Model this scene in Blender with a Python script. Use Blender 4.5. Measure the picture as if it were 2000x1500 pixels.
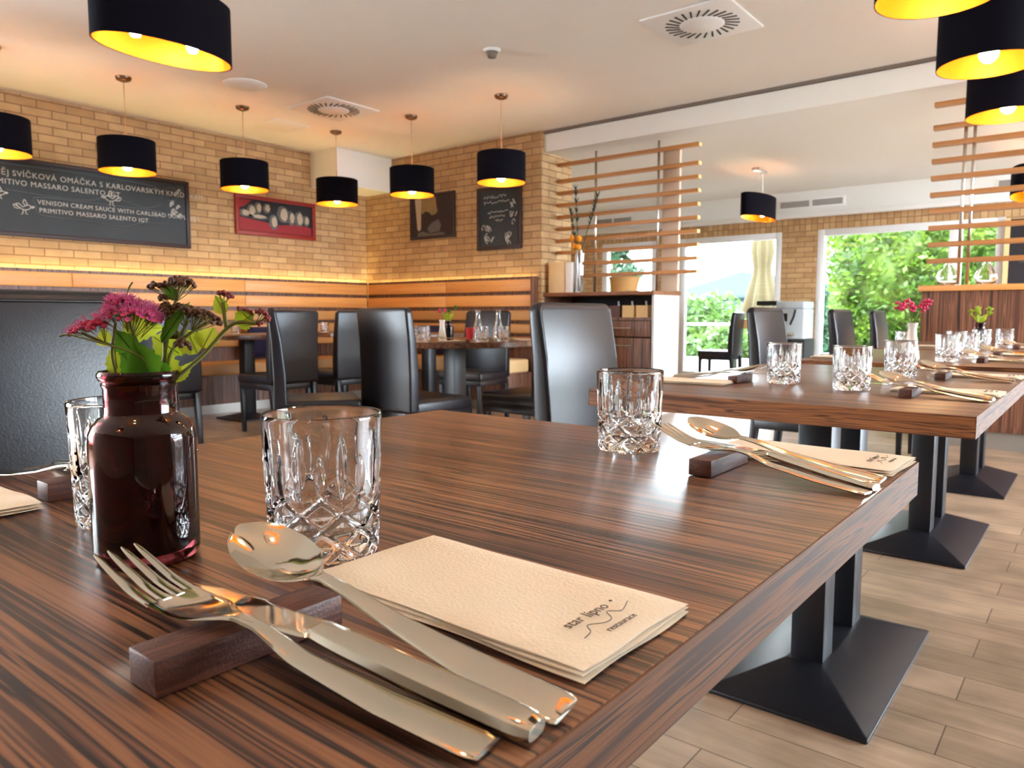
import bpy, bmesh, math, random
from mathutils import Vector, Matrix
random.seed(7)
PI = math.pi
sc = bpy.context.scene
for o in list(bpy.data.objects): bpy.data.objects.remove(o)
COL = sc.collection

# ------------------------------------------------------------------ camera
FPX = 1450.0
PITCH = math.atan(134/1450); YAW = math.radians(38.6)
CZ = 0.915
fh = Vector((-math.sin(YAW), math.cos(YAW), 0)); RT = Vector((math.cos(YAW), math.sin(YAW), 0)); UPW = Vector((0, 0, 1))
FW = fh*math.cos(PITCH) - UPW*math.sin(PITCH); UV = UPW*math.cos(PITCH) + fh*math.sin(PITCH)
CAM = Vector((0, 0, CZ))
def ray(x, y): return FW + RT*((x-1000)/FPX) + UV*((750-y)/FPX)
def at(x, y, d): return CAM + ray(x, y)*d
def onz(x, y, z):
    r = ray(x, y); return CAM + r*((z-CZ)/r.z)
cd = bpy.data.cameras.new('camera'); cam = bpy.data.objects.new('camera', cd); COL.objects.link(cam)
cd.sensor_width = 36; cd.lens = 36*FPX/2000; cd.clip_start = 0.02; cd.clip_end = 400
cam.matrix_world = Matrix(((RT.x, UV.x, -FW.x, 0), (RT.y, UV.y, -FW.y, 0), (RT.z, UV.z, -FW.z, CZ), (0, 0, 0, 1)))
cd.dof.use_dof = True; cd.dof.focus_distance = 0.66; cd.dof.aperture_fstop = 17
sc.camera = cam

# ------------------------------------------------------------------ world, sun, exposure
WORLD = 14.0
LAMP = 27.0
sc.view_settings.view_transform = 'Standard'; sc.view_settings.look = 'None'
sc.view_settings.exposure = 1.42; sc.view_settings.gamma = 1
w = bpy.data.worlds.new('world'); sc.world = w; w.use_nodes = True
nt = w.node_tree; nt.nodes.clear()
wo = nt.nodes.new('ShaderNodeOutputWorld'); bg = nt.nodes.new('ShaderNodeBackground')
tc = nt.nodes.new('ShaderNodeTexCoord'); nz = nt.nodes.new('ShaderNodeTexNoise'); cr = nt.nodes.new('ShaderNodeValToRGB')
nz.inputs['Scale'].default_value = 2.2; nz.inputs['Detail'].default_value = 4
cr.color_ramp.elements[0].position = .35; cr.color_ramp.elements[0].color = (.60, .80, 1, 1)
cr.color_ramp.elements[1].position = .6; cr.color_ramp.elements[1].color = (.92, .97, 1, 1)
nt.links.new(tc.outputs['Generated'], nz.inputs['Vector']); nt.links.new(nz.outputs['Fac'], cr.inputs['Fac'])
nt.links.new(cr.outputs['Color'], bg.inputs['Color']); bg.inputs['Strength'].default_value = WORLD
nt.links.new(bg.outputs[0], wo.inputs[0])
sd = bpy.data.lights.new('sun', 'SUN'); sd.energy = 4.0; sd.angle = math.radians(8); sd.color = (1, .95, .85)
sun = bpy.data.objects.new('sun', sd); COL.objects.link(sun)
sun.rotation_euler = Vector((-.25, 1.0, -1.25)).to_track_quat('-Z', 'Y').to_euler()

# ------------------------------------------------------------------ materials
def new_mat(name):
    m = bpy.data.materials.new(name); m.use_nodes = True
    return m, m.node_tree, m.node_tree.nodes['Principled BSDF']
def setc(b, **k):
    names = dict(color='Base Color', rough='Roughness', metal='Metallic', spec='Specular IOR Level', trans='Transmission Weight',
                 ior='IOR', coat='Coat Weight', coatr='Coat Roughness', sub='Subsurface Weight', sheen='Sheen Weight')
    for a, v in k.items():
        if a == 'color': v = (*v, 1)
        b.inputs[names[a]].default_value = v
def lin(r, g, b):
    f = lambda c: (c/255/12.92) if c/255 <= .04045 else ((c/255+.055)/1.055)**2.4
    return (f(r), f(g), f(b))
def plain(name, color, rough=.5, bump=0, bscale=60, var=0.06, **k):
    m, t, b = new_mat(name); setc(b, color=color, rough=rough, **k)
    co = t.nodes.new('ShaderNodeTexCoord'); n = t.nodes.new('ShaderNodeTexNoise')
    n.inputs['Scale'].default_value = bscale; n.inputs['Detail'].default_value = 4
    t.links.new(co.outputs['Object'], n.inputs['Vector'])
    if var:
        mx = t.nodes.new('ShaderNodeMix'); mx.data_type = 'RGBA'
        mx.inputs['A'].default_value = (*[c*(1-var) for c in color], 1); mx.inputs['B'].default_value = (*[min(1, c*(1+var)) for c in color], 1)
        t.links.new(n.outputs['Fac'], mx.inputs['Factor']); t.links.new(mx.outputs['Result'], b.inputs['Base Color'])
    if bump:
        bp = t.nodes.new('ShaderNodeBump'); bp.inputs['Strength'].default_value = bump; bp.inputs['Distance'].default_value = .002
        t.links.new(n.outputs['Fac'], bp.inputs['Height']); t.links.new(bp.outputs[0], b.inputs['Normal'])
    return m
def ramp(t, stops):
    r = t.nodes.new('ShaderNodeValToRGB'); e = r.color_ramp.elements
    e[0].position, e[0].color = stops[0][0], (*stops[0][1], 1); e[1].position, e[1].color = stops[-1][0], (*stops[-1][1], 1)
    for p, c in stops[1:-1]:
        x = e.new(p); x.color = (*c, 1)
    return r
def zebra(name, axis, stops, coarse=32, fine=150, rough=.3, bump=.08, along=.5, wob=.003, coat=0, mixf=.38):
    """streaked wood laminate, grain along the given local axis"""
    m, t, b = new_mat(name); setc(b, rough=rough, coat=coat, coatr=.15)
    co = t.nodes.new('ShaderNodeTexCoord'); oi = t.nodes.new('ShaderNodeObjectInfo')
    # slow waviness of the grain
    wn = t.nodes.new('ShaderNodeTexNoise'); wn.inputs['Scale'].default_value = 3.0; wn.inputs['Detail'].default_value = 2
    t.links.new(co.outputs['Object'], wn.inputs['Vector'])
    sb = t.nodes.new('ShaderNodeVectorMath'); sb.operation = 'SUBTRACT'; sb.inputs[1].default_value = (.5, .5, .5)
    t.links.new(wn.outputs['Color'], sb.inputs[0])
    sl = t.nodes.new('ShaderNodeVectorMath'); sl.operation = 'SCALE'; sl.inputs['Scale'].default_value = wob*4
    t.links.new(sb.outputs[0], sl.inputs[0])
    ad = t.nodes.new('ShaderNodeVectorMath'); ad.operation = 'ADD'
    t.links.new(co.outputs['Object'], ad.inputs[0]); t.links.new(sl.outputs[0], ad.inputs[1])
    outs = []
    for s, det in ((coarse, 3), (fine, 2)):
        mp = t.nodes.new('ShaderNodeMapping'); scv = [s, s, s]; scv[axis] = along*(s/coarse)
        mp.inputs['Scale'].default_value = scv; t.links.new(ad.outputs[0], mp.inputs['Vector'])
        off = t.nodes.new('ShaderNodeVectorMath'); off.operation = 'ADD'
        rr = t.nodes.new('ShaderNodeVectorMath'); rr.operation = 'SCALE'; rr.inputs[0].default_value = (13, 17, 11)
        t.links.new(oi.outputs['Random'], rr.inputs['Scale'])
        t.links.new(mp.outputs[0], off.inputs[0]); t.links.new(rr.outputs[0], off.inputs[1])
        n = t.nodes.new('ShaderNodeTexNoise'); n.inputs['Scale'].default_value = 1; n.inputs['Detail'].default_value = det
        t.links.new(off.outputs[0], n.inputs['Vector']); outs.append(n)
    mx = t.nodes.new('ShaderNodeMix'); mx.inputs[0].default_value = mixf
    t.links.new(outs[0].outputs['Fac'], mx.inputs[2]); t.links.new(outs[1].outputs['Fac'], mx.inputs[3])
    r = ramp(t, stops); t.links.new(mx.outputs[0], r.inputs['Fac']); t.links.new(r.outputs['Color'], b.inputs['Base Color'])
    mn = t.nodes.new('ShaderNodeTexNoise'); mn.inputs['Scale'].default_value = 700; t.links.new(co.outputs['Object'], mn.inputs['Vector'])
    bp = t.nodes.new('ShaderNodeBump'); bp.inputs['Strength'].default_value = bump; bp.inputs['Distance'].default_value = .001
    t.links.new(mn.outputs['Fac'], bp.inputs['Height']); t.links.new(bp.outputs[0], b.inputs['Normal'])
    return m
Z_DARK, Z_MID, Z_LT, Z_HI = lin(40, 26, 24), lin(80, 52, 41), lin(128, 84, 60), lin(152, 104, 72)
ZST = [(.37, Z_DARK), (.415, Z_MID), (.450, Z_LT), (.478, Z_MID), (.492, Z_DARK), (.510, Z_DARK), (.525, Z_LT), (.560, Z_HI), (.60, Z_MID)]
M = {}
M['zx'] = zebra('zebrano laminate grain x', 0, ZST)
M['zyshade'] = zebra('shaded zebrano edge grain y', 1, [(.40, lin(64, 34, 15)), (.445, lin(116, 68, 32)), (.475, lin(124, 74, 36)), (.488, lin(46, 24, 11)), (.505, lin(50, 26, 12)), (.518, lin(126, 76, 38)), (.56, lin(108, 64, 30)), (.575, lin(48, 25, 12)), (.60, lin(112, 66, 32))], coarse=85, fine=300, rough=.6, along=1.4, mixf=.12, wob=.004)  # edge tones darkened: weaker light on the long sides put into the colour
M['zxe'] = zebra('zebrano edge grain x', 0, [(.40, lin(84, 46, 22)), (.445, lin(150, 94, 50)), (.475, lin(156, 98, 54)), (.488, lin(70, 36, 18)), (.505, lin(78, 42, 22)), (.518, lin(160, 100, 56)), (.56, lin(140, 86, 46)), (.575, lin(72, 38, 20)), (.60, lin(146, 90, 50))], coarse=85, fine=300, rough=.5, along=1.4, mixf=.12, wob=.006)
M['zz'] = zebra('zebrano panel grain z', 2, [(.39, lin(52, 32, 26)), (.44, lin(122, 80, 58)), (.47, lin(140, 94, 68)), (.49, lin(62, 38, 30)), (.51, lin(70, 44, 34)), (.53, lin(146, 98, 72)), (.59, lin(84, 52, 40))], coarse=42, fine=110, rough=.45, along=.4, mixf=.25)
M['zzglare'] = zebra('zebrano panel with painted glare', 2, [(.3, lin(150, 146, 145)), (.48, lin(215, 212, 210)), (.52, lin(180, 175, 172)), (.7, lin(222, 220, 218))], coarse=40, fine=90, rough=.35, along=.3)  # grazing window glare on a zebrano end panel, put into the colour
M['oak'] = zebra('light oak boards', 0, [(.3, lin(218, 144, 72)), (.5, lin(240, 168, 92)), (.7, lin(248, 184, 108))], coarse=14, fine=60, rough=.42, along=.6)
M['oaky'] = zebra('light oak boards grain y', 1, [(.3, lin(218, 144, 72)), (.5, lin(240, 168, 92)), (.7, lin(248, 184, 108))], coarse=14, fine=60, rough=.42, along=.6)
M['oakend'] = plain('oak end grain', lin(226, 190, 130), .55)
M['slat'] = zebra('oak slats', 0, [(.3, lin(164, 106, 52)), (.5, lin(190, 128, 68)), (.7, lin(205, 144, 84))], coarse=30, fine=120, rough=.45, along=.6)
M['walnut'] = zebra('walnut block', 1, [(.3, lin(52, 26, 20)), (.45, lin(92, 50, 36)), (.52, lin(70, 36, 28)), (.6, lin(112, 66, 48)), (.7, lin(80, 44, 34))], coarse=90, fine=420, rough=.5, along=6, bump=.3)
M['ceil'] = plain('ceiling plaster', lin(242, 240, 234), .9, var=.015, bscale=6)
M['ceil2'] = plain('white ceiling plaster', lin(236, 236, 232), .9, var=.01, bscale=6)
M['plaster'] = plain('warm white plaster', lin(238, 236, 230), .85, var=.02)
M['white'] = plain('white painted metal', lin(238, 238, 236), .4, var=.01)
M['taupe'] = plain('taupe painted wall', lin(128, 112, 96), .85, var=.02)
M['pvc'] = plain('white window frame', lin(232, 234, 236), .3, var=.01)
M['dark'] = plain('dark gap', lin(22, 20, 20), .7)
M['grey'] = plain('grey trim', lin(120, 108, 98), .6)
M['post'] = plain('taupe post', lin(214, 190, 166), .7)
M['blacksteel'] = plain('black powder coated steel', lin(20, 21, 28), .40, bump=.15, bscale=500)
M['leather'] = plain('black faux leather', lin(24, 23, 30), .34, bump=.12, bscale=260, var=.12)
M['tanleather'] = plain('tan upholstery', lin(196, 142, 82), .5, bump=.2, bscale=150)
M['cream'] = plain('cream upholstery', lin(226, 190, 138), .5, bump=.2, bscale=150)
M['navy'] = plain('navy cushion cloth', lin(24, 24, 62), .85)
M['steel'] = plain('polished cutlery steel', (.66, .61, .50), .08, metal=1, var=.0)
M['chrome'] = plain('brushed chrome', (.62, .6, .56), .28, metal=1)
M['bronze'] = plain('antique bronze', (.22, .15, .10), .35, metal=1)
M['napkin'] = plain('cream paper napkin', lin(248, 232, 208), .85, bump=.3, bscale=450, var=.015)
M['ink'] = plain('dark grey ink', lin(86, 66, 52), .7)
M['shade'] = plain('black lamp fabric', lin(8, 6, 18), .9, bump=.1, bscale=400, spec=.15)
M['cord'] = plain('gold lamp cord', lin(200, 160, 120), .4)
M['skirt'] = plain('silver kick plate', lin(170, 165, 158), .3, metal=.6)
M['chalkboard'] = plain('chalkboard slate', lin(44, 50, 54), .6, var=.25, bscale=3)
M['chalk'] = plain('chalk', lin(206, 202, 194), .9)
M['chalkdim'] = plain('faint chalk', lin(100, 104, 106), .9)
M['frame_dark'] = plain('dark mahogany frame', lin(48, 26, 28), .5)
M['frame_red'] = plain('red picture frame', lin(150, 34, 26), .5)
M['redprint'] = plain('red print', lin(158, 26, 34), .6, bscale=40, var=.15)
M['blackprint'] = plain('black print', lin(22, 18, 26), .6)
M['faceprint'] = plain('pale print', lin(196, 176, 150), .6, bscale=90, var=.45)
M['greyprint'] = plain('grey print', lin(100, 96, 92), .6, bscale=60, var=.5)
M['sepia'] = plain('sepia print', lin(150, 126, 84), .5, bscale=12, var=.2)
M['sepiadk'] = plain('dark sepia print', lin(44, 28, 34), .5, bscale=30, var=.4)
M['wicker'] = plain('wicker', lin(186, 138, 80), .8, bump=.8, bscale=160, var=.35)
M['paper'] = plain('white paper', lin(236, 228, 220), .8)
M['ceramic'] = plain('white ceramic', lin(236, 226, 214), .22)
M['stem'] = plain('green stem', lin(128, 130, 62), .55)
M['stemred'] = plain('reddish stem', lin(120, 66, 44), .55)
M['darkstem'] = plain('dark green stem', lin(40, 52, 34), .5)
M['pink'] = plain('pink blossom', lin(228, 84, 140), .6, bscale=200, var=.3)
M['pinklt'] = plain('pale pink stamen', lin(232, 120, 180), .6)
M['magenta'] = plain('magenta blossom', lin(206, 44, 92), .6, bscale=200, var=.2)
M['brownbud'] = plain('brown seed capsule', lin(96, 62, 40), .6, bscale=300, var=.35)
M['redbud'] = plain('dark red bud', lin(130, 34, 36), .5, bscale=300, var=.3)
M['orange'] = plain('orange physalis', lin(240, 150, 20), .5)
M['redcloth'] = plain('red paper', lin(190, 24, 24), .6)
M['parasol'] = plain('cream canvas', lin(64, 55, 30), .85)
M['machine'] = plain('silver grey enamel', lin(176, 186, 192), .3)
M['stone'] = plain('pale terrace stone', lin(98, 92, 86), .8, bscale=5, var=.08)
M['grass'] = plain('lawn', lin(52, 74, 28), .9, bscale=3, var=.2)
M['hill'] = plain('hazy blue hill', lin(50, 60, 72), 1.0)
M['bark'] = plain('bark', lin(96, 80, 62), .9)
M['mesh'] = plain('dark rattan', lin(34, 34, 38), .6, bump=.8, bscale=120)

def leafmat(name, c1, c2, scale=30):
    m, t, b = new_mat(name); setc(b, rough=.45)
    co = t.nodes.new('ShaderNodeTexCoord'); n = t.nodes.new('ShaderNodeTexNoise'); n.inputs['Scale'].default_value = scale
    t.links.new(co.outputs['Object'], n.inputs['Vector']); r = ramp(t, [(.35, c1), (.65, c2)])
    t.links.new(n.outputs['Fac'], r.inputs['Fac']); t.links.new(r.outputs['Color'], b.inputs['Base Color'])
    tr = t.nodes.new('ShaderNodeBsdfTranslucent'); ms = t.nodes.new('ShaderNodeMixShader'); ms.inputs[0].default_value = .55
    t.links.new(r.outputs['Color'], tr.inputs['Color']); out = t.nodes['Material Output']
    t.links.new(b.outputs[0], ms.inputs[1]); t.links.new(tr.outputs[0], ms.inputs[2]); t.links.new(ms.outputs[0], out.inputs[0])
    return m
M['leaf'] = leafmat('yellow green leaf', lin(160, 186, 36), lin(206, 216, 70), 25)
M['leafdk'] = leafmat('mid green leaf', lin(66, 130, 30), lin(110, 160, 44), 25)
M['hedge'] = leafmat('bright hedge foliage', lin(52, 84, 20), lin(98, 124, 38), 2.5)
M['treefar'] = leafmat('far tree foliage', lin(54, 80, 34), lin(80, 102, 46), .6)
M['conifer'] = leafmat('conifer foliage', lin(32, 60, 42), lin(52, 80, 56), 1.5)

def glassmat(name, color, ior=1.5, rough=0.0):
    m, t, b = new_mat(name); setc(b, color=color, rough=rough, trans=1.0, ior=ior); return m
M['crystal'] = glassmat('cut crystal', (1, 1, 1), 1.52)
M['amber'] = glassmat('dark amber glass', (.15, .028, .035), 1.5)
def panemat(name, tint=(1, 1, 1)):
    m, t, b = new_mat(name); out = t.nodes['Material Output']
    tr = t.nodes.new('ShaderNodeBsdfTransparent'); tr.inputs[0].default_value = (*tint, 1)
    gl = t.nodes.new('ShaderNodeBsdfGlossy'); gl.inputs['Roughness'].default_value = .01
    fr = t.nodes.new('ShaderNodeFresnel'); fr.inputs[0].default_value = 1.45
    ms = t.nodes.new('ShaderNodeMixShader')
    t.links.new(fr.outputs[0], ms.inputs[0]); t.links.new(tr.outputs[0], ms.inputs[1]); t.links.new(gl.outputs[0], ms.inputs[2])
    t.links.new(ms.outputs[0], out.inputs[0]); return m
M['pane'] = panemat('window glass', (.97, .99, .98))
def emit(name, color, strength):
    m, t, b = new_mat(name); setc(b, color=color)
    b.inputs['Emission Color'].default_value = (*color, 1); b.inputs['Emission Strength'].default_value = strength; return m
M['bulb'] = emit('lit warm bulb', (1, .76, .42), LAMP)
M['led'] = emit('warm led strip', (1, .80, .34), 16)
m, t, b = new_mat('gold shade lining'); setc(b, color=(.85, .28, .008), rough=.45, metal=.5); M['gold'] = m

def brickmat(name, plane, c1, c2, mortar, bw=.225, bh=.067, soldier=False):
    """brick facing; plane 'yz' or 'xz' picks the world axes"""
    m, t, b = new_mat(name); setc(b, rough=.85)
    g = t.nodes.new('ShaderNodeNewGeometry'); sx = t.nodes.new('ShaderNodeSeparateXYZ'); cx = t.nodes.new('ShaderNodeCombineXYZ')
    t.links.new(g.outputs['Position'], sx.inputs[0])
    a = 'Y' if plane == 'yz' else 'X'
    if soldier:
        t.links.new(sx.outputs['Z'], cx.inputs['X']); t.links.new(sx.outputs[a], cx.inputs['Y'])
    else:
        t.links.new(sx.outputs[a], cx.inputs['X']); t.links.new(sx.outputs['Z'], cx.inputs['Y'])
    n0 = t.nodes.new('ShaderNodeTexNoise'); n0.inputs['Scale'].default_value = 9; t.links.new(g.outputs['Position'], n0.inputs['Vector'])
    br = t.nodes.new('ShaderNodeTexBrick'); br.inputs['Scale'].default_value = 1
    br.inputs['Brick Width'].default_value = bw; br.inputs['Row Height'].default_value = bh
    br.inputs['Mortar Size'].default_value = .005; br.inputs['Mortar Smooth'].default_value = .25; br.inputs['Bias'].default_value = 0
    br.inputs['Color1'].default_value = (*c1, 1); br.inputs['Color2'].default_value = (*c2, 1); br.inputs['Mortar'].default_value = (*mortar, 1)
    if soldier: br.offset = 0.0
    t.links.new(cx.outputs[0], br.inputs['Vector'])
    hs = t.nodes.new('ShaderNodeHueSaturation'); mr = t.nodes.new('ShaderNodeMapRange')
    mr.inputs[3].default_value = .78; mr.inputs[4].default_value = 1.22
    t.links.new(n0.outputs['Fac'], mr.inputs[0]); t.links.new(mr.outputs[0], hs.inputs['Value']); t.links.new(br.outputs['Color'], hs.inputs['Color'])
    t.links.new(hs.outputs[0], b.inputs['Base Color'])
    n = t.nodes.new('ShaderNodeTexNoise'); n.inputs['Scale'].default_value = 40; n.inputs['Detail'].default_value = 5; t.links.new(g.outputs['Position'], n.inputs['Vector'])
    su = t.nodes.new('ShaderNodeMath'); su.operation = 'MULTIPLY_ADD'; su.inputs[1].default_value = -1.0
    t.links.new(br.outputs['Fac'], su.inputs[0]); t.links.new(n.outputs['Fac'], su.inputs[2])
    bp = t.nodes.new('ShaderNodeBump'); bp.inputs['Strength'].default_value = .55; bp.inputs['Distance'].default_value = .006
    t.links.new(su.outputs[0], bp.inputs['Height']); t.links.new(bp.outputs[0], b.inputs['Normal'])
    return m
BC1, BC2, BMO = lin(206, 170, 124), lin(182, 144, 100), lin(142, 108, 76)
M['brick_yz'] = brickmat('sand brick yz', 'yz', BC1, BC2, BMO)
M['brick_xz'] = brickmat('sand brick xz', 'xz', BC1, BC2, BMO)
M['soldier'] = brickmat('soldier course', 'xz', BC1, BC2, BMO, bw=.30, bh=.075, soldier=True)

def floormat():
    m, t, b = new_mat('wood look floor planks'); setc(b, rough=.36, spec=.45)
    g = t.nodes.new('ShaderNodeNewGeometry')
    br = t.nodes.new('ShaderNodeTexBrick'); br.inputs['Scale'].default_value = 1; br.offset = .37; br.offset_frequency = 2
    br.inputs['Brick Width'].default_value = .62; br.inputs['Row Height'].default_value = .142; br.inputs['Mortar Size'].default_value = .0016
    br.inputs['Mortar Smooth'].default_value = .1
    br.inputs['Color1'].default_value = (*lin(154, 128, 104), 1); br.inputs['Color2'].default_value = (*lin(178, 150, 124), 1); br.inputs['Mortar'].default_value = (*lin(96, 76, 60), 1)
    t.links.new(g.outputs['Position'], br.inputs['Vector'])
    mp = t.nodes.new('ShaderNodeMapping'); mp.inputs['Scale'].default_value = (3, 26, 1); t.links.new(g.outputs['Position'], mp.inputs['Vector'])
    n = t.nodes.new('ShaderNodeTexNoise'); n.inputs['Scale'].default_value = 1; n.inputs['Detail'].default_value = 7; n.inputs['Roughness'].default_value = .65
    t.links.new(mp.outputs[0], n.inputs['Vector'])
    n2 = t.nodes.new('ShaderNodeTexNoise'); n2.inputs['Scale'].default_value = 5; n2.inputs['Detail'].default_value = 3; t.links.new(g.outputs['Position'], n2.inputs['Vector'])
    ad = t.nodes.new('ShaderNodeMath'); ad.operation = 'ADD'; t.links.new(n.outputs['Fac'], ad.inputs[0]); t.links.new(n2.outputs['Fac'], ad.inputs[1])
    mr = t.nodes.new('ShaderNodeMapRange'); mr.inputs[1].default_value = .6; mr.inputs[2].default_value = 1.4; mr.inputs[3].default_value = .5; mr.inputs[4].default_value = 1.4
    t.links.new(ad.outputs[0], mr.inputs[0])
    hs = t.nodes.new('ShaderNodeHueSaturation'); t.links.new(mr.outputs[0], hs.inputs['Value']); t.links.new(br.outputs['Color'], hs.inputs['Color'])
    t.links.new(hs.outputs[0], b.inputs['Base Color'])
    su = t.nodes.new('ShaderNodeMath'); su.operation = 'MULTIPLY_ADD'; su.inputs[1].default_value = -1.5
    t.links.new(br.outputs['Fac'], su.inputs[0]); t.links.new(n.outputs['Fac'], su.inputs[2])
    bp = t.nodes.new('ShaderNodeBump'); bp.inputs['Strength'].default_value = .35; bp.inputs['Distance'].default_value = .002
    t.links.new(su.outputs[0], bp.inputs['Height']); t.links.new(bp.outputs[0], b.inputs['Normal'])
    return m
M['floor'] = floormat()

# ------------------------------------------------------------------ mesh helpers
class MB:
    def __init__(s): s.v = []; s.f = []
    def add(s, vs, fs):
        n = len(s.v); s.v += [tuple(v) for v in vs]; s.f += [tuple(i+n for i in f) for f in fs]; return s
    def box(s, x0, x1, y0, y1, z0, z1):
        return s.add([(x, y, z) for x in (x0, x1) for y in (y0, y1) for z in (z0, z1)],
                     [(0, 1, 3, 2), (4, 6, 7, 5), (0, 4, 5, 1), (2, 3, 7, 6), (0, 2, 6, 4), (1, 5, 7, 3)])
    def hexa(s, b4, t4):
        return s.add(list(b4)+list(t4), [(3, 2, 1, 0), (4, 5, 6, 7), (0, 1, 5, 4), (1, 2, 6, 5), (2, 3, 7, 6), (3, 0, 4, 7)])
    def tube(s, pts, r, n=8, cap=True):
        pts = [Vector(p) for p in pts]; N = len(pts); rs = r if isinstance(r, (list, tuple)) else [r]*N
        base = len(s.v); up = None
        for i, p in enumerate(pts):
            d = (pts[min(i+1, N-1)]-pts[max(i-1, 0)]).normalized()
            if up is None: up = d.orthogonal().normalized()
            up = (up - d*up.dot(d)).normalized(); sd2 = d.cross(up)
            for k in range(n):
                a = 2*PI*k/n; s.v.append(tuple(p + (up*math.cos(a)+sd2*math.sin(a))*rs[i]))
        for i in range(N-1):
            for k in range(n):
                a = base+i*n+k; b2 = base+i*n+(k+1) % n; s.f.append((a, b2, b2+n, a+n))
        if cap:
            s.f.append(tuple(base+k for k in reversed(range(n)))); s.f.append(tuple(base+(N-1)*n+k for k in range(n)))
        return s
    def lathe(s, prof, n=32, c=(0, 0, 0), sx=1, sy=1, close=False):
        base = len(s.v); P = len(prof)
        for (r, z) in prof:
            for k in range(n):
                a = 2*PI*k/n; s.v.append((c[0]+r*math.cos(a)*sx, c[1]+r*math.sin(a)*sy, c[2]+z))
        for i in range(P-1 if not close else P):
            j = (i+1) % P
            for k in range(n):
                k2 = (k+1) % n; s.f.append((base+i*n+k, base+i*n+k2, base+j*n+k2, base+j*n+k))
        if not close:
            if prof[0][0] > 0: s.f.append(tuple(base+k for k in reversed(range(n))))
            if prof[-1][0] > 0: s.f.append(tuple(base+(P-1)*n+k for k in range(n)))
        return s
    def ball(s, c, r, nu=6, nv=4, sq=1):
        base = len(s.v); c = Vector(c)
        s.v.append((c.x, c.y, c.z-r*sq))
        for i in range(1, nv):
            ph = -PI/2+PI*i/nv
            for k in range(nu):
                a = 2*PI*k/nu; s.v.append((c.x+r*math.cos(ph)*math.cos(a), c.y+r*math.cos(ph)*math.sin(a), c.z+r*sq*math.sin(ph)))
        s.v.append((c.x, c.y, c.z+r*sq)); top = len(s.v)-1
        for k in range(nu):
            s.f.append((base, base+1+(k+1) % nu, base+1+k))
            for i in range(nv-2):
                a = base+1+i*nu; s.f.append((a+k, a+(k+1) % nu, a+nu+(k+1) % nu, a+nu+k))
            a = base+1+(nv-2)*nu; s.f.append((a+k, a+(k+1) % nu, top))
        return s
    def prism(s, poly, a, b, axis='x'):
        def P(u, v, w): return {'x': (w, u, v), 'y': (u, w, v), 'z': (u, v, w)}[axis]
        n = len(poly); return s.add([P(u, v, a) for u, v in poly]+[P(u, v, b) for u, v in poly],
            [tuple(range(n)), tuple(reversed(range(n, 2*n)))]+[(i, i+n, (i+1) % n+n, (i+1) % n) for i in range(n)])
    def build(s, name, mat, parent=None, bevel=0, smooth=False, seg=2, loc=None, rot=None, subsurf=0, merge=False):
        me = bpy.data.meshes.new(name); me.from_pydata(s.v, [], s.f); me.update()
        bm = bmesh.new(); bm.from_mesh(me)
        if merge: bmesh.ops.remove_doubles(bm, verts=bm.verts, dist=1e-6)
        bmesh.ops.recalc_face_normals(bm, faces=bm.faces)
        if bevel:
            ed = [e for e in bm.edges if len(e.link_faces) == 2 and e.calc_face_angle(0) > .5]
            bmesh.ops.bevel(bm, geom=ed, offset=bevel, segments=seg, profile=.5, affect='EDGES', clamp_overlap=True)
        bm.to_mesh(me); bm.free()
        o = bpy.data.objects.new(name, me); COL.objects.link(o); o.data.materials.append(M[mat] if isinstance(mat, str) else mat)
        if smooth or bevel:
            for p in me.polygons: p.use_smooth = True
            if not smooth or smooth == 'auto':
                try:
                    me.set_sharp_from_angle(angle=math.radians(35))
                except Exception: pass
        if parent: o.parent = parent
        if loc: o.location = loc
        if rot: o.rotation_euler = rot
        if subsurf:
            md = o.modifiers.new('subsurf', 'SUBSURF'); md.levels = subsurf; md.render_levels = subsurf
        return o
def tag(o, label=None, cat=None, group=None, kind=None):
    if label: o['label'] = label
    if cat: o['category'] = cat
    if group: o['group'] = group
    if kind: o['kind'] = kind
    return o
def empty(name, loc, rz=0, label=None, cat=None, group=None, kind=None):
    o = bpy.data.objects.new(name, None); COL.objects.link(o); o.location = loc; o.rotation_euler = (0, 0, rz); o.empty_display_size = .05
    return tag(o, label, cat, group, kind)
def copy_tree(o, parent=None):
    c = o.copy(); COL.objects.link(c); c.parent = parent
    for ch in [x for x in bpy.data.objects if x.parent == o]: copy_tree(ch, c)
    return c
def box(name, mat, x0, x1, y0, y1, z0, z1, parent=None, bevel=0, **k):
    return MB().box(x0, x1, y0, y1, z0, z1).build(name, mat, parent, bevel=bevel, **k)
def struct(name, mat, *b, **k):
    o = box(name, mat, *b, **k); o['kind'] = 'structure'; return o
FONT_CACHE = {}
def text(name, s, size, mat, parent, mtx, extrude=.0002, align='LEFT', space=1.0, shear=0):
    c = bpy.data.curves.new(name, 'FONT'); c.body = s; c.size = size; c.extrude = extrude; c.align_x = align; c.space_character = space; c.shear = shear; c.resolution_u = 3
    to = bpy.data.objects.new('tmp', c); COL.objects.link(to)
    dg = bpy.context.evaluated_depsgraph_get(); me = bpy.data.meshes.new_from_object(to.evaluated_get(dg))
    bpy.data.objects.remove(to)
    me.transform(mtx); me.materials.clear(); me.materials.append(M[mat])
    o = bpy.data.objects.new(name, me); COL.objects.link(o)
    if parent: o.parent = parent
    return o
def frame_mtx(origin, xdir, ydir):
    x = Vector(xdir).normalized(); y = Vector(ydir).normalized(); z = x.cross(y)
    m = Matrix((( x.x, y.x, z.x, origin[0]), (x.y, y.y, z.y, origin[1]), (x.z, y.z, z.z, origin[2]), (0, 0, 0, 1))); return m

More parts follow.
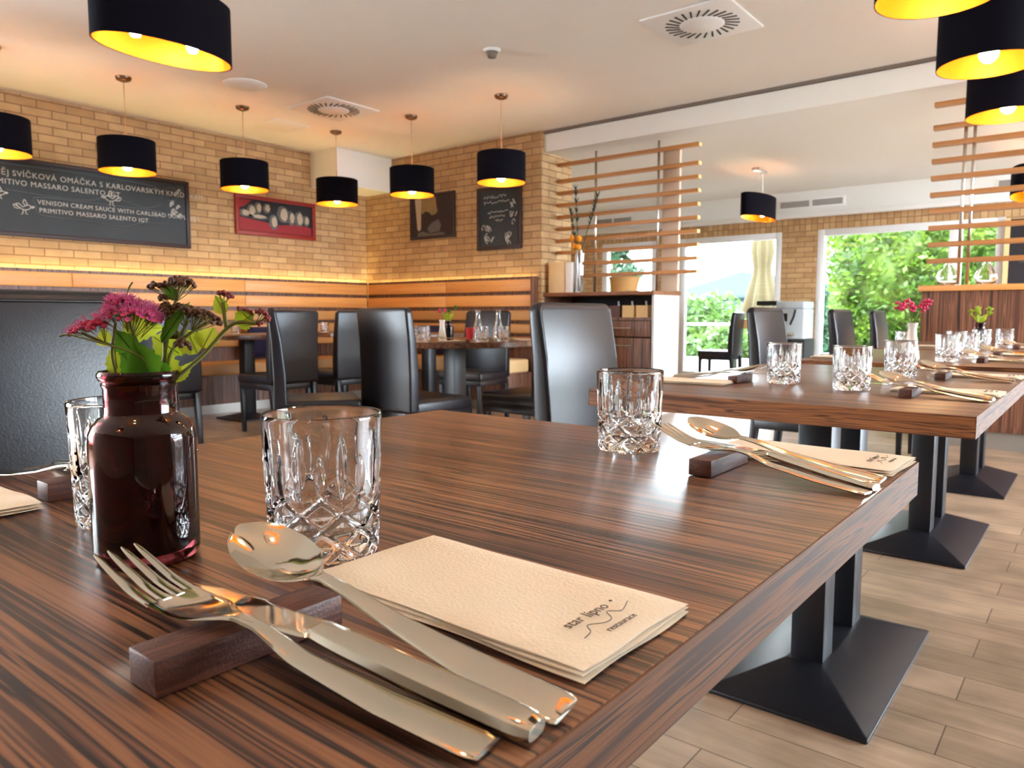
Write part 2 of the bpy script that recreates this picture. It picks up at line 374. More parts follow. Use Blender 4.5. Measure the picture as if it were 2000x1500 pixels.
# ================================================================== SETTING
XL, YB, HC, H2 = -6.98, 5.95, 2.70, 2.50
struct('floor', 'floor', -7.1, 4.0, -3.6, 10.3, -.1, 0)
struct('ceiling', 'ceil', XL-.1, 4.0, -3.6, 6.02, HC, HC+.12)
tag(box('ceiling', 'ceil2', -7.1, 4.0, 6.02, 10.3, H2, H2+.32), kind='structure')
struct('trim_1', 'plaster', -4.38, 4.0, 6.0, 6.02, H2, HC-.03)          # face of the ceiling step
struct('trim_2', 'grey', -4.38, 4.0, 5.985, 6.01, HC-.025, HC)          # shadow gap
struct('wall_left', 'brick_yz', XL-.12, XL, -.75, 10.3, 0, HC)
struct('wall_left', 'brick_yz', XL-.12, XL, -3.6, -.75, 0, .5)
tag(box('wall_left', 'brick_yz', XL-.12, XL, -3.6, -.75, 2.5, HC), kind='structure')
tag(box('wall_left', 'brick_yz', XL-.12, XL, -2.24, -2.10, .5, 2.5), kind='structure')
struct('wall_back', 'brick_xz', XL, -4.40, YB, 6.47, 0, HC)
struct('trim_3', 'brick_yz', -4.40, -4.38, YB+.001, 6.47, 0, HC)         # brick reveal of the wall end
struct('wall_front', 'taupe', -7.1, 3.5, -3.7, -3.6, 0, HC)
tag(box('wall_right', 'taupe', 3.4, 3.5, -3.6, 3.2, .15, 2.55), kind='structure')
struct('trim_4', 'plaster', XL, -6.52, 5.17, YB, 2.32, HC)              # boxed duct in the corner
# right wall with large windows (outside the picture, the daylight on the tables comes from them)
struct('wall_right', 'plaster', 3.4, 3.5, -3.6, 10.3, 0, .15)
tag(box('wall_right', 'plaster', 3.4, 3.5, -3.6, 10.3, 2.55, HC+.1), kind='structure')
for i, y in enumerate((-3.6, -1.2, 1.3, 3.8, 6.3, 8.8, 10.2)):
    tag(box('wall_right', 'plaster', 3.4, 3.5, y-.06, y+.06, .15, 2.55), kind='structure')
# far wall with brick piers and windows
YF = 10.1
def farbox(name, mat, x0, x1, z0, z1, y0=YF, y1=YF+.25): return struct(name, mat, x0, x1, y0, y1, z0, z1)
farbox('wall_far', 'brick_xz', -6.98, -6.25, 0, 2.02)
farbox('wall_far', 'brick_xz', -5.30, -4.93, 0, 2.02)
farbox('wall_far', 'brick_xz', -3.45, -2.99, 0, 2.02)
farbox('wall_far', 'brick_xz', -.95, 4.0, 0, 2.02)
farbox('wall_far', 'brick_xz', -2.99, -.95, 0, .34)
farbox('wall_far', 'brick_xz', -6.25, -5.30, 0, .34)
farbox('wall_far', 'soldier', -7.0, 4.0, 2.02, 2.19)
farbox('wall_far', 'ceil2', -7.0, 4.0, 2.19, H2)
struct('trim_5', 'ceil2', -7.0, 4.0, 9.92, YF, 2.19, H2)                # dropped bulkhead above the windows
struct('trim_6', 'white', -7.0, 4.0, 9.86, 9.94, 2.16, 2.22, bevel=.008)
def window(n, x0, x1, z0, z1, mull=(), lab=None):
    root = empty('window_%d' % n, (0, 0, 0), kind='structure')
    f = MB(); w_ = .085; y0, y1 = YF+.0, YF+.09
    f.box(x0, x0+w_, y0, y1, z0, z1); f.box(x1-w_, x1, y0, y1, z0, z1)
    f.box(x0+w_, x1-w_, y0, y1, z0, z0+w_); f.box(x0+w_, x1-w_, y0, y1, z1-w_, z1)
    for mx in mull: f.box(mx-.065, mx+.065, y0, y1, z0+w_, z1-w_)
    f.build('window_frame', 'pvc', root, bevel=.006)
    MB().box(x0+.05, x1-.05, YF+.04, YF+.046, z0+.05, z1-.05).build('window_pane', 'pane', root)
    return root
window(1, -6.25, -5.30, .34, 2.02)
window(2, -4.93, -3.45, 0.02, 2.02)
w3 = window(3, -2.99, -.95, .34, 2.02, mull=(-1.435,))
MB().tube([(-2.93, YF-.03, .95), (-2.93, YF-.05, .97), (-2.93, YF-.05, 1.1)], .012).build('window_handle', 'white', w3, smooth=True)
box('window_sill', 'pvc', -3.0, -.93, YF-.12, YF+.02, .30, .345, w3, bevel=.008)
# terrace and land outside
struct('floor_terrace', 'stone', -16, 10, 10.35, 16, -.14, -.03)
struct('ground', 'grass', -80, 60, 16, 160, -1.4, -1.2)
tag(box('ground', 'stone', 3.6, 40, -20, 10.3, -.5, -.3), kind='structure')
hill = MB()
prof = [(-130, -2), (-110, 3), (-90, 4), (-76, 3), (-66, 4), (-56, 7), (-50, 8.5), (-44, 7.5), (-30, 5), (-15, 5), (10, 4), (30, 5), (30, -2)]
hill.add([(x, 130+6*math.sin(x*.3), z) for x, z in prof]+[(x, 150, z) for x, z in prof],
         [tuple(range(len(prof)))]+[(i, i+1, i+1+len(prof), i+len(prof)) for i in range(len(prof)-1)])
hill.build('hill', 'hill')['kind'] = 'structure'

def vent(cx, cy, label, size=.56, rz=0):
    r = empty('ceiling_vent', (cx, cy, HC-.0), rz, label, 'ceiling vent')
    h = size/2
    MB().box(-h, h, -h, h, -.012, -.001).build('plate', 'white', r, bevel=.003)
    n = 26; r0, r1 = size*.245, size*.395
    s = MB()
    for k in range(n):
        a = 2*PI*k/n; tw = .16
        p0 = Vector((r0*math.cos(a-tw), r0*math.sin(a-tw), 0)); p1 = Vector((r1*math.cos(a), r1*math.sin(a), 0))
        d = (p1-p0).normalized(); q = Vector((-d.y, d.x, 0))*.0046
        b4 = [p0-q, p1-q*1.3, p1+q*1.3, p0+q]
        s.hexa([(v.x, v.y, -.0155) for v in b4], [(v.x, v.y, -.0122) for v in b4])
    s.build('swirl_slot', 'dark', r)
    MB().lathe([(.0, -.022), (r0*.9, -.020), (r0*.97, -.0122)], 32).build('centre_disc', 'white', r, smooth=True)
    return r
vent(-2.04, 4.42, 'large white square swirl vent in the ceiling near the middle top', .56)
vent(-5.35, 4.22, 'smaller-looking swirl vent in the warm-lit ceiling among the far pendant lamps', .56)
MB().lathe([(.0, -.03), (.105, -.026), (.155, -.008), (.165, 0)], 40).build('ceiling_speaker', 'plaster', loc=(-5.33, 3.36, HC), smooth=True)
tag(bpy.data.objects['ceiling_speaker'], 'round flat grey speaker disc in the ceiling above the left tables', 'ceiling speaker')
box('ceiling_hatch', 'plaster', -.19, .19, -.19, .19, -.008, 0, loc=(-6.2, 4.27, HC), bevel=.002)
tag(bpy.data.objects['ceiling_hatch'], 'square plaster access hatch in the ceiling near the left brick wall', 'hatch')
sm = empty('smoke_detector', (-3.35, 3.98, HC), 0, 'small white round smoke detector on the ceiling', 'smoke detector')
MB().lathe([(.0, -.016), (.055, -.014), (.06, 0)], 28).build('base', 'white', sm, smooth=True)
MB().lathe([(.0, -.052), (.028, -.05), (.034, -.03), (.045, -.016)], 24).build('sensor_head', 'grey', sm, smooth=True)
def grille(x0, x1, z0, z1, label):
    r = empty('air_grille', ((x0+x1)/2, 9.92, (z0+z1)/2), 0, label, 'air grille')
    w2, h2 = (x1-x0)/2, (z1-z0)/2
    MB().box(-w2, w2, -.012, -.001, -h2, h2).build('frame', 'white', r, bevel=.002)
    s = MB(); n = int(w2*2/.018)
    for sx in (-1, 1):
        a, b = (-w2+.03, -.02) if sx < 0 else (.02, w2-.03)
        for i in range(7):
            z = -h2+.025+i*(2*h2-.05)/6.5; s.box(a, b, -.0145, -.0121, z, z+.007)
    s.build('louvre', 'grey', r)
grille(-3.45, -2.62, 2.28, 2.40, 'long white slotted air grille above the windows beside the oval lamp')
grille(-6.3, -5.6, 2.28, 2.40, 'white slotted air grille seen through the left slat screen')
grille(-1.05, -.4, 2.30, 2.42, 'white air grille seen through the right slat screen')

# ================================================================== PENDANT LAMPS
def pendant_proto():
    r = empty('pendant_lamp', (0, 0, 0))
    R, hz0, hz1 = .20, 2.0, 2.235
    MB().lathe([(R, hz0), (R, hz1), (R-.002, hz1), (R-.002, hz0)], 64, close=True).build('lamp_shade', 'shade', r, smooth='auto')
    MB().lathe([(R-.0025, hz0+.001), (R-.0025, hz1-.001), (R-.004, hz1-.001), (R-.004, hz0+.001)], 64, close=True).build('shade_lining', 'gold', r, smooth='auto')
    sp = MB()
    for k in range(3):
        a = 2*PI*k/3; sp.tube([(.02*math.cos(a), .02*math.sin(a), 2.17), ((R-.003)*math.cos(a), (R-.003)*math.sin(a), 2.20)], .0022, 6)
    sp.build('spider', 'chrome', r, smooth=True)
    MB().lathe([(.0, 2.205), (.018, 2.2), (.02, 2.13), (.016, 2.115)], 20).build('socket', 'chrome', r, smooth=True)
    MB().lathe([(.0, 2.010), (.018, 2.014), (.033, 2.030), (.039, 2.050), (.035, 2.072), (.020, 2.098), (.014, 2.12)], 28).build('bulb', 'bulb', r, smooth=True)
    MB().tube([(0, 0, 2.2), (0, 0, HC-.03)], .0028, 8).build('cord', 'cord', r, smooth=True)
    MB().tube([(0, 0, 2.19), (0, 0, 2.32)], [.008, .005], 10).build('cord_grip', 'cord', r, smooth=True)
    MB().lathe([(.0, HC-.036), (.022, HC-.034), (.05, HC-.022), (.056, HC-.004), (.056, HC)], 32).build('ceiling_rose', 'bronze', r, smooth=True)
    return r
P0 = pendant_proto()
spots = [(-5.90, 1.84, 'black drum pendant cut off by the left edge above the chalkboard'),
         (-5.89, 2.69, 'black drum pendant hanging in front of the long chalkboard'),
         (-5.91, 3.69, 'black drum pendant hanging just left of and above the red picture'),
         (-5.97, 4.73, 'farthest black drum pendant, in front of the white corner duct'),
         (-4.99, 4.80, 'black drum pendant hanging over the sepia picture on the back wall'),
         (-3.96, 4.82, 'black drum pendant hanging over the small upright chalkboard'),
         (-.512, 2.98, 'black drum pendant at top right of which only the gold underside shows'),
         (-.468, 3.915, 'large-looking black drum pendant at the right edge, middle of three in a row'),
         (-.487, 4.945, 'black drum pendant at the right edge, lowest in view of three in a row'),
         (-.50, 1.98, 'black drum pendant above the second table, above the top edge of the picture'),
         (-.50, .98, 'black drum pendant above the far end of the nearest table, out of the picture'),
         (-.50, -.02, 'black drum pendant above the near end of the nearest table, out of the picture'),
         (-.50, -1.02, 'black drum pendant behind the camera, last of the row'),
         (-5.90, .86, 'black drum pendant over the left bench, outside the left edge'),
         (-5.90, -.1, 'black drum pendant over the left bench, farthest outside the left edge')]
for i, (x, y, lab) in enumerate(spots):
    o = P0 if i == 0 else copy_tree(P0)
    o.location = (x, y, 0); tag(o, lab, 'pendant lamp', 'round black drum pendants with gold lining')
def oval_lamp(x, y, zb, ceilz, label, ax=.15, ay=.29):
    r = empty('oval_pendant_lamp', (x, y, 0), 0, label, 'pendant lamp', 'oval black pendants with gold lining')
    h = .24
    MB().lathe([(1, zb), (1, zb+h), (.988, zb+h), (.988, zb)], 64, sx=ax, sy=ay, close=True).build('lamp_shade', 'shade', r, smooth='auto')
    MB().lathe([(.985, zb+.001), (.985, zb+h-.001), (.972, zb+h-.001), (.972, zb+.001)], 64, sx=ax, sy=ay, close=True).build('shade_lining', 'gold', r, smooth='auto')
    MB().tube([(0, -ay+.01, zb+.19), (0, -.1, zb+.17), (0, .1, zb+.17), (0, ay-.01, zb+.19)], .003, 6).build('crossbar', 'chrome', r, smooth=True)
    for s in (-1, 1):
        MB().lathe([(.0, zb+.03), (.018, zb+.034), (.026, zb+.055), (.022, zb+.08), (.013, zb+.10)], 20, c=(0, s*.12, 0)).build('bulb', 'bulb', r, smooth=True)
        MB().lathe([(.013, zb+.10), (.018, zb+.11), (.018, zb+.175), (.0, zb+.18)], 16, c=(0, s*.12, 0)).build('socket', 'chrome', r, smooth=True)
        MB().tube([(0, s*.12, zb+.17), (0, s*.09, ceilz-.02)], .0015, 6).build('cord', 'chrome', r)
    MB().box(-.04, .04, -.13, .13, ceilz-.03, ceilz).build('ceiling_plate', 'chrome', r, bevel=.006)
    return r
oval_lamp(-3.12, 1.60, 2.0, HC, 'large oval black pendant with gold inside at the top left')
oval_lamp(-3.05, 8.15, 1.97, H2, 'oval black pendant on two cords in the far window room', .13, .40)
oval_lamp(-.62, 8.2, 1.97, H2, 'oval black pendant half hidden behind the right slat screen', .13, .40)

# ================================================================== TABLES
def table_proto():
    r = empty('dining_table', (0, 0, 0)); W, L, T = .375, .59, .038
    box('tabletop', 'zx', -W+.0015, W-.0015, -L+.0015, L-.0015, .75-T, .75, r, bevel=.001)
    for s in (-1, 1):
        a, b = (W-.0015, W) if s > 0 else (-W, -W+.0015)
        box('edge_banding', 'zyshade', a, b, -L, L, .75-T, .7497, r)
        a, b = (L-.0015, L) if s > 0 else (-L, -L+.0015)
        box('edge_banding', 'zxe', -W+.0015, W-.0015, a, b, .75-T, .7497, r)
    # double-column pedestal
    b = MB(); bx, by = .185, .355
    b.box(-bx, bx, -by, by, 0, .012)
    b.hexa([(-bx, -by, .012), (bx, -by, .012), (bx, by, .012), (-bx, by, .012)], [(-.045, -.19, .07), (.045, -.19, .07), (.045, .19, .07), (-.045, .19, .07)])
    b.build('base_plate', 'blacksteel', r, bevel=.004)
    for s in (-1, 1):
        box('column', 'blacksteel', -.04, .04, s*.135-.04, s*.135+.04, .066, .70, r, bevel=.006)
    box('top_bracket', 'blacksteel', -.2, .2, -.3, .3, .695, .712, r, bevel=.002)
    return r
T0 = table_proto()
TX = -.532
tabs = [(.345, 'nearest zebrano table with the amber vase, filling the foreground'),
        (2.005, 'second zebrano table in the row, directly behind the nearest table'),
        (3.41, 'third zebrano table in the row, carrying the white flower vase'),
        (4.72, 'fourth zebrano table in the row, in front of the right slat partition')]
for i, (y, lab) in enumerate(tabs):
    o = T0 if i == 0 else copy_tree(T0)
    o.location = (TX, y, 0); tag(o, lab, 'table', 'rectangular tables in the row at the right')
def square_table():
    r = empty('square_table', (0, 0, 0))
    box('tabletop', 'zx', -.36, .36, -.4, .4, .712, .75, r, bevel=.002)
    b = MB().box(-.2, .2, -.2, .2, 0, .012); b.hexa([(-.2, -.2, .012), (.2, -.2, .012), (.2, .2, .012), (-.2, .2, .012)], [(-.05, -.05, .05), (.05, -.05, .05), (.05, .05, .05), (-.05, .05, .05)])
    b.build('base_plate', 'blacksteel', r, bevel=.003)
    box('column', 'blacksteel', -.05, .05, -.05, .05, .045, .715, r, bevel=.006)
    return r
S0 = square_table()
for i, (x, y, rz, lab) in enumerate([(-5.95, 3.68, 0, 'small square table on a dark pedestal at the left bench behind the flowers'),
                                 (-5.95, 2.66, 0, 'small square table at the left bench, hidden mostly behind the near flowers'),
                                 (-5.95, 4.72, 0, 'small square table in the bench corner with a white vase'),
                                 (-5.0, 5.0, 0, 'small square table at the back bench behind the round table')]):
    o = S0 if i == 0 else copy_tree(S0)
    o.location = (x, y, 0); o.rotation_euler.z = rz; tag(o, lab, 'table', 'square tables along the benches')
RTX, RTY = -3.49, 3.74
rt = empty('round_table', (RTX, RTY, 0), 0, 'round walnut table laid with glasses and carafes in the mid room', 'table')
MB().lathe([(.58, .712), (.585, .716), (.585, .746), (.582, .75)], 72).build('tabletop', 'zx', rt, smooth='auto')
MB().lathe([(.24, 0), (.24, .012), (.08, .035)], 48).build('base_plate', 'blacksteel', rt, smooth='auto')
box('column', 'blacksteel', -.055, .055, -.055, .055, .03, .714, rt, bevel=.006)

# ================================================================== CHAIRS
def chair_proto():
    """high-backed parsons chair, faces +x, origin on the floor under the seat centre"""
    r = empty('dining_chair', (0, 0, 0)); W = .218
    # seat
    MB().box(-.21, .225, -W, W, .385, .462).build('seat', 'leather', r, bevel=.022, seg=3)
    MB().box(-.20, .215, -W+.008, W-.008, .345, .392).build('seat_frame', 'leather', r, bevel=.006)
    # backrest: raked slab
    pr = [(-.165, .40), (-.168, .60), (-.185, .78), (-.212, .935)]; th = [.070, .066, .056, .044]
    m_ = MB(); n = len(pr); vs = []
    for (x, z), t_ in zip(pr, th):
        vs += [(x, -W, z), (x, W, z), (x-t_, W, z), (x-t_, -W, z)]
    vs += [(-.218, -W+.02, .957), (-.218, W-.02, .957), (-.252, W-.02, .955), (-.252, -W+.02, .955)]
    fs = [(3, 2, 1, 0)]
    for i in range(n):
        a = i*4
        for k in range(4): fs.append((a+k, a+(k+1) % 4, a+4+(k+1) % 4, a+4+k))
    fs.append((n*4, n*4+1, n*4+2, n*4+3))
    m_.add(vs, fs); m_.build('backrest', 'leather', r, bevel=.012, seg=3)
    MB().tube([(-.176, -W+.012, .60), (-.187, -W+.012, .78), (-.212, -W+.014, .925), (-.214, -W+.03, .938), (-.214, W-.03, .938), (-.212, W-.014, .925), (-.187, W-.012, .78), (-.176, W-.012, .60)], .003, 6).build('piping', 'leather', r, smooth=True)
    for sx, sy in ((.195, 1), (.195, -1), (-.20, 1), (-.20, -1)):
        x2 = sx - (.035 if sx < 0 else 0)
        y = sy*(W-.03)
        MB().hexa([(x2-.014, y-.014, 0), (x2+.014, y-.014, 0), (x2+.014, y+.014, 0), (x2-.014, y+.014, 0)],
                  [(sx-.02, y-.02, .39), (sx+.02, y-.02, .39), (sx+.02, y+.02, .39), (sx-.02, y+.02, .39)]).build('leg', 'leather', r, bevel=.003)
    return r
C0 = chair_proto()
chairs = [  # x, y of seat centre, heading
    (-1.12, .385, 0, 'black leather dining chair at the far left edge beside the nearest table'),
    (-1.165, 2.075, 0, 'black leather dining chair behind the cut tumbler on the nearest table, its front shining blue-white'),
    (-1.165, 3.88, 0, 'black leather dining chair at the third table, left of the grey machine'),
    (-1.165, 5.27, 0, 'black leather dining chair standing at the fourth table against the green window'),
    (-1.35, 7.15, 0, 'black leather dining chair half hidden behind the left end of the right partition'),
    (-3.02, 2.93, math.radians(86), 'black leather dining chair seen from behind, left of the round table front'),
    (-3.44, 2.56, math.radians(56), 'black leather dining chair seen edge-on beside the one seen from behind'),
    (-2.68, 3.55, math.radians(178), 'black leather dining chair right of the round table, only seat and legs showing'),
    (-4.10, 4.62, math.radians(-82), 'black leather dining chair facing us behind the round table'),
    (-5.10, 3.42, math.radians(180), 'black leather dining chair at the left square table, behind the edge-on chair'),
    (-5.05, 4.00, math.radians(180), 'black leather dining chair with pale shine left of the chair seen from behind'),
    (-5.05, 2.42, math.radians(180), 'black leather dining chair whose rounded top peeks out behind the pink flowers'),
    (-3.92, 9.25, math.radians(185), 'black leather dining chair in front of the far window, seat shining white'),
]
for i, (x, y, a, lab) in enumerate(chairs):
    o = C0 if i == 0 else copy_tree(C0)
    o.location = (x, y, 0); o.rotation_euler.z = a; tag(o, lab, 'chair', 'black high-backed dining chairs')

# ================================================================== BENCHES
def bench(name, x0, x1, y0, y1, alongy, label):
    r = empty(name, (0, 0, 0), 0, label, 'bench')
    return r
bl = bench('wall_bench', 0, 0, 0, 0, True, 'long upholstered bench with slatted oak back along the left brick wall')
Y0 = -.6
box('base', 'zz', -6.88, -6.42, Y0, 5.40, .09, .36, bl)
box('kick_plate', 'skirt', -6.86, -6.45, Y0, 5.40, 0, .09, bl)
for k in range(6):
    a = Y0+k*1.0; b2 = min(a+.99, 5.40)
    box('seat_cushion', 'tanleather', -6.80, -6.37, a+.005, b2-.005, .36, .47, bl, bevel=.02, seg=3)
box('back_panel', 'zz', -6.93, -6.90, Y0, YB-.06, .36, 1.30, bl)
BO = [(1.155, 1.272), (1.005, 1.118), (.862, .965), (.735, .83), (.60, .70)]
for i, (a, b2) in enumerate(BO):
    for j in range(4):
        ya = Y0+j*1.62; yb = min(ya+1.616, YB-.09)
        if i < 2: box('back_board', 'oaky', -6.90, -6.878, ya, yb, a, b2, bl, bevel=.003)
        else: box('back_pad', 'tanleather', -6.90, -6.86, ya, yb, a, b2, bl, bevel=.015, seg=3)
box('led_strip', 'led', -6.965, -6.945, Y0, YB-.05, 1.255, 1.265, bl)
bb = bench('wall_bench', 0, 0, 0, 0, False, 'shorter upholstered bench with slatted oak back along the back brick wall')
box('base', 'zz', -6.40, -4.42, 5.43, 5.86, .09, .36, bb)
box('kick_plate', 'skirt', -6.40, -4.42, 5.46, 5.86, 0, .09, bb)
for k in range(2):
    box('seat_cushion', 'cream' if k else 'tanleather', -6.36+k*.98, -6.36+k*.98+.965, 5.38, 5.80, .36, .49, bb, bevel=.02, seg=3)
box('back_panel', 'zz', -6.89, -4.44, YB-.06, YB-.03, .36, 1.30, bb)
box('end_panel', 'zz', -4.44, -4.415, 5.40, YB-.005, 0, .36, bb, bevel=.002)
box('end_panel', 'zz', -4.44, -4.415, YB-.10, YB-.005, .36, 1.30, bb, bevel=.002)
for i, (a, b2) in enumerate(BO):
    if i < 2:
        box('back_board', 'oak', -6.868, -5.6, YB-.082, YB-.06, a, b2, bb, bevel=.003)
        box('back_board', 'oak', -5.596, -4.442, YB-.082, YB-.06, a, b2, bb, bevel=.003)
    else: box('back_pad', 'tanleather', -6.868, -4.442, YB-.10, YB-.06, a, b2, bb, bevel=.015, seg=3)
box('led_strip', 'led', -6.90, -4.46, YB-.02, YB-.006, 1.255, 1.265, bb)
def cushion(x, y, z, rz, label):
    m_ = MB(); N = 10
    for s in (-1, 1):
        base = len(m_.v)
        for i in range(N+1):
            for j in range(N+1):
                u, v = i/N*2-1, j/N*2-1; h = .07*math.sqrt(max(0, (1-u**4)*(1-v**4)))
                m_.v.append((s*h, u*.21, v*.16))
        for i in range(N):
            for j in range(N):
                a = base+i*(N+1)+j; m_.f.append((a, a+1, a+N+2, a+N+1))
    o = m_.build('cushion', 'navy', None, smooth=True, merge=True, loc=(x, y, z), rot=(0, .25, rz)); tag(o, label, 'cushion', 'navy cushions on the benches')
cushion(-6.70, 3.25, .645, 0, 'navy cushion on the left bench below the small square table')
cushion(-6.70, 4.35, .645, 0, 'navy cushion on the left bench nearer the corner')
cushion(-5.55, 5.68, .655, -PI/2, 'navy cushion on the back bench behind the round table')
for k in range(5):
    o = box('menu_folder', 'paper', -.11, .11, -.15, .15, 0, .012, loc=(-6.58+.01*(k % 2), 2.55, .4705+k*.013), rot=(0, 0, .05*(k % 3)), bevel=.002)
    tag(o, 'grey-white menu folder stacked on the left bench, ' + ['bottom one', 'second from bottom', 'middle one', 'second from top', 'top one'][k], 'menu', 'menu folders stacked on the bench')

# ================================================================== WALL PICTURES
def wob(pts, n=3): return pts
cb = empty('chalkboard', (XL, 0, 0), 0, 'long dark chalkboard with chalk menu writing and birds on the left wall', 'chalkboard')
cy0, cy1, cz0, cz1 = .7, 3.70, 1.585, 2.155
box('board', 'chalkboard', .012, .03, cy0, cy1, cz0, cz1, cb)
f = MB(); fw = .035
f.box(.005, .045, cy0-fw, cy1+fw, cz1-.005, cz1+fw-.005); f.box(.005, .045, cy0-fw, cy1+fw, cz0-fw+.005, cz0+.005)
f.box(.005, .045, cy0-fw, cy0, cz0, cz1); f.box(.005, .045, cy1, cy1+fw, cz0, cz1)
f.build('frame', 'frame_dark', cb, bevel=.004)
def cbtext(s, y, z, size, mat='chalk'):
    x = y
    for w_ in s.split(' '):
        o = text('chalk_word', w_, size, mat, cb, frame_mtx((.031, x, z), (0, 1, 0), (0, 0, 1)), .0006, space=1.1)
        x = max(v.co.y for v in o.data.vertices)+size*.42
cbtext('NĚJ SVÍČKOVÁ OMÁČKA S KARLOVARSKÝM KNEDLÍKEM', 2.13, 2.035, .063)
cbtext('PRIMITIVO MASSARO SALENTO IGT', 2.06, 1.965, .060)
cbtext('VENISON CREAM SAUCE WITH CARLSBAD DUMPLINGS', 2.43, 1.83, .052)
cbtext('PRIMITIVO MASSARO SALENTO IGT', 2.44, 1.765, .052)
def chalkline(pts, r=.0035, mat='chalkdim', name='chalk_outline', par=cb):
    return MB().tube([(.0325, y, z) for y, z in pts], r, 4).build(name, mat, par)
def smoothpts(pts, n=6):
    out = []
    for i in range(len(pts)-1):
        p0 = pts[max(i-1, 0)]; p1 = pts[i]; p2 = pts[i+1]; p3 = pts[min(i+2, len(pts)-1)]
        for k in range(n):
            t_ = k/n; out.append(tuple(.5*((2*b)+(-a+c)*t_+(2*a-5*b+4*c-d)*t_*t_+(-a+3*b-3*c+d)*t_**3) for a, b, c, d in zip(p0, p1, p2, p3)))
    out.append(tuple(pts[-1])); return out
chalkline(smoothpts([(1.6, 2.12), (2.2, 2.125), (3.0, 2.12), (3.38, 2.10), (3.47, 2.04), (3.45, 1.94), (3.3, 1.90), (3.05, 1.955), (2.97, 1.955), (2.85, 1.91), (2.6, 1.90), (2.2, 1.92)]))
chalkline(smoothpts([(2.42, 1.80), (2.40, 1.86), (2.46, 1.885), (2.9, 1.885), (3.4, 1.88), (3.53, 1.84), (3.5, 1.78), (3.3, 1.76), (3.1, 1.71), (2.8, 1.73), (2.5, 1.735), (2.42, 1.76), (2.42, 1.80)]))
chalkline(smoothpts([(3.54, 2.04), (3.50, 2.08), (3.56, 2.11), (3.62, 2.07), (3.60, 2.0), (3.53, 1.99), (3.53, 2.03)]))
def goose(y, z, s, flip=1, name='chalk_bird'):
    m_ = MB(); F = lambda pts: [(.0325, y+flip*a*s, z+b*s) for a, b in pts]
    m_.tube(F(smoothpts([(-1.2, .5), (-.6, -.1), (0, -.35), (.7, -.2), (1.0, .2), (.7, .45), (.2, .3), (-.2, .1), (-.7, .55), (-1.2, .5)])), .004, 4)
    m_.tube(F(smoothpts([(.2, .35), (-.1, .8), (.1, 1.3), (.35, .9), (.5, .45)])), .004, 4)
    m_.tube(F(smoothpts([(.9, .2), (1.3, .3), (1.5, .2), (1.1, .0)])), .005, 4)
    m_.tube(F([(-.1, -.35), (-.25, -1.0), (-.45, -1.1)]), .0035, 4); m_.tube(F([(.2, -.35), (.25, -.95), (.5, -1.05)]), .0035, 4)
    m_.tube(F(smoothpts([(-.9, .1), (-1.5, .4), (-1.3, -.1), (-.7, -.2)])), .0035, 4)
    return m_.build(name, 'chalk', cb)
goose(2.33, 1.79, .05); goose(3.02, 1.94, .055, -1); goose(2.16, 1.885, .04)
m_ = MB()
for k in range(9):
    a, b2 = random.uniform(3.56, 3.68), random.uniform(1.84, 2.10)
    m_.tube([(.0325, a+.018*math.cos(t_), b2+.02*math.sin(t_*1.3)) for t_ in [q*.7 for q in range(9)]], .004, 4)
m_.build('chalk_flower', 'chalk', cb)

rp = empty('framed_picture', (XL, 0, 0), 0, 'wide picture of pale faces above red in a red frame, left wall', 'picture')
ry0, ry1, rz0, rz1 = 4.27, 5.15, 1.79, 2.10
box('backing', 'blackprint', .006, .02, ry0-.02, ry1+.02, rz0-.02, rz1+.02, rp)
f = MB(); g_ = .045
f.box(.005, .04, ry0-g_, ry1+g_, rz1+.005, rz1+g_); f.box(.005, .04, ry0-g_, ry1+g_, rz0-g_, rz0-.005)
f.box(.005, .04, ry0-g_, ry0-.005, rz0-.005, rz1+.005); f.box(.005, .04, ry1+.005, ry1+g_, rz0-.005, rz1+.005)
f.build('frame', 'frame_red', rp, bevel=.003)
MB().prism([(ry0, rz0), (ry1, rz0), (ry1, rz0+.085), (4.95, rz0+.11), (4.75, rz0+.08), (4.55, rz0+.10), (ry0, rz0+.13)], .020, .0215).build('print_area', 'redprint', rp)
MB().prism([(ry0, rz1), (ry0, rz1-.09), (4.33, rz1-.07), (4.42, rz1)], .020, .0215).build('print_area', 'redprint', rp)
def blob(m_, y, z, a, b, x=.0216, seed=0):
    rn = random.Random(seed); n = 14
    pts = [(y+a*math.cos(2*PI*k/n)*rn.uniform(.85, 1.12), z+b*math.sin(2*PI*k/n)*rn.uniform(.88, 1.1)) for k in range(n)]
    m_.prism(pts, x, x+.0008)
fa = MB(); gr = MB()
for k, (y, z, a, b2) in enumerate([(4.42, 1.995, .035, .05), (4.50, 2.03, .028, .045), (4.60, 2.035, .03, .04), (4.68, 1.90, .035, .06), (4.80, 1.99, .05, .07), (4.90, 1.96, .03, .06), (5.0, 1.96, .038, .065), (5.09, 1.95, .028, .045), (4.345, 1.965, .05, .03), (4.50, 1.94, .08, .018)]):
    blob(fa, y, z, a*.95, b2*.95, .0222, k); blob(gr, y-.010, z-.003, a*1.55, b2*1.35, .0212, k+40)
gr.build('print_area', 'greyprint', rp); fa.build('print_area', 'faceprint', rp)

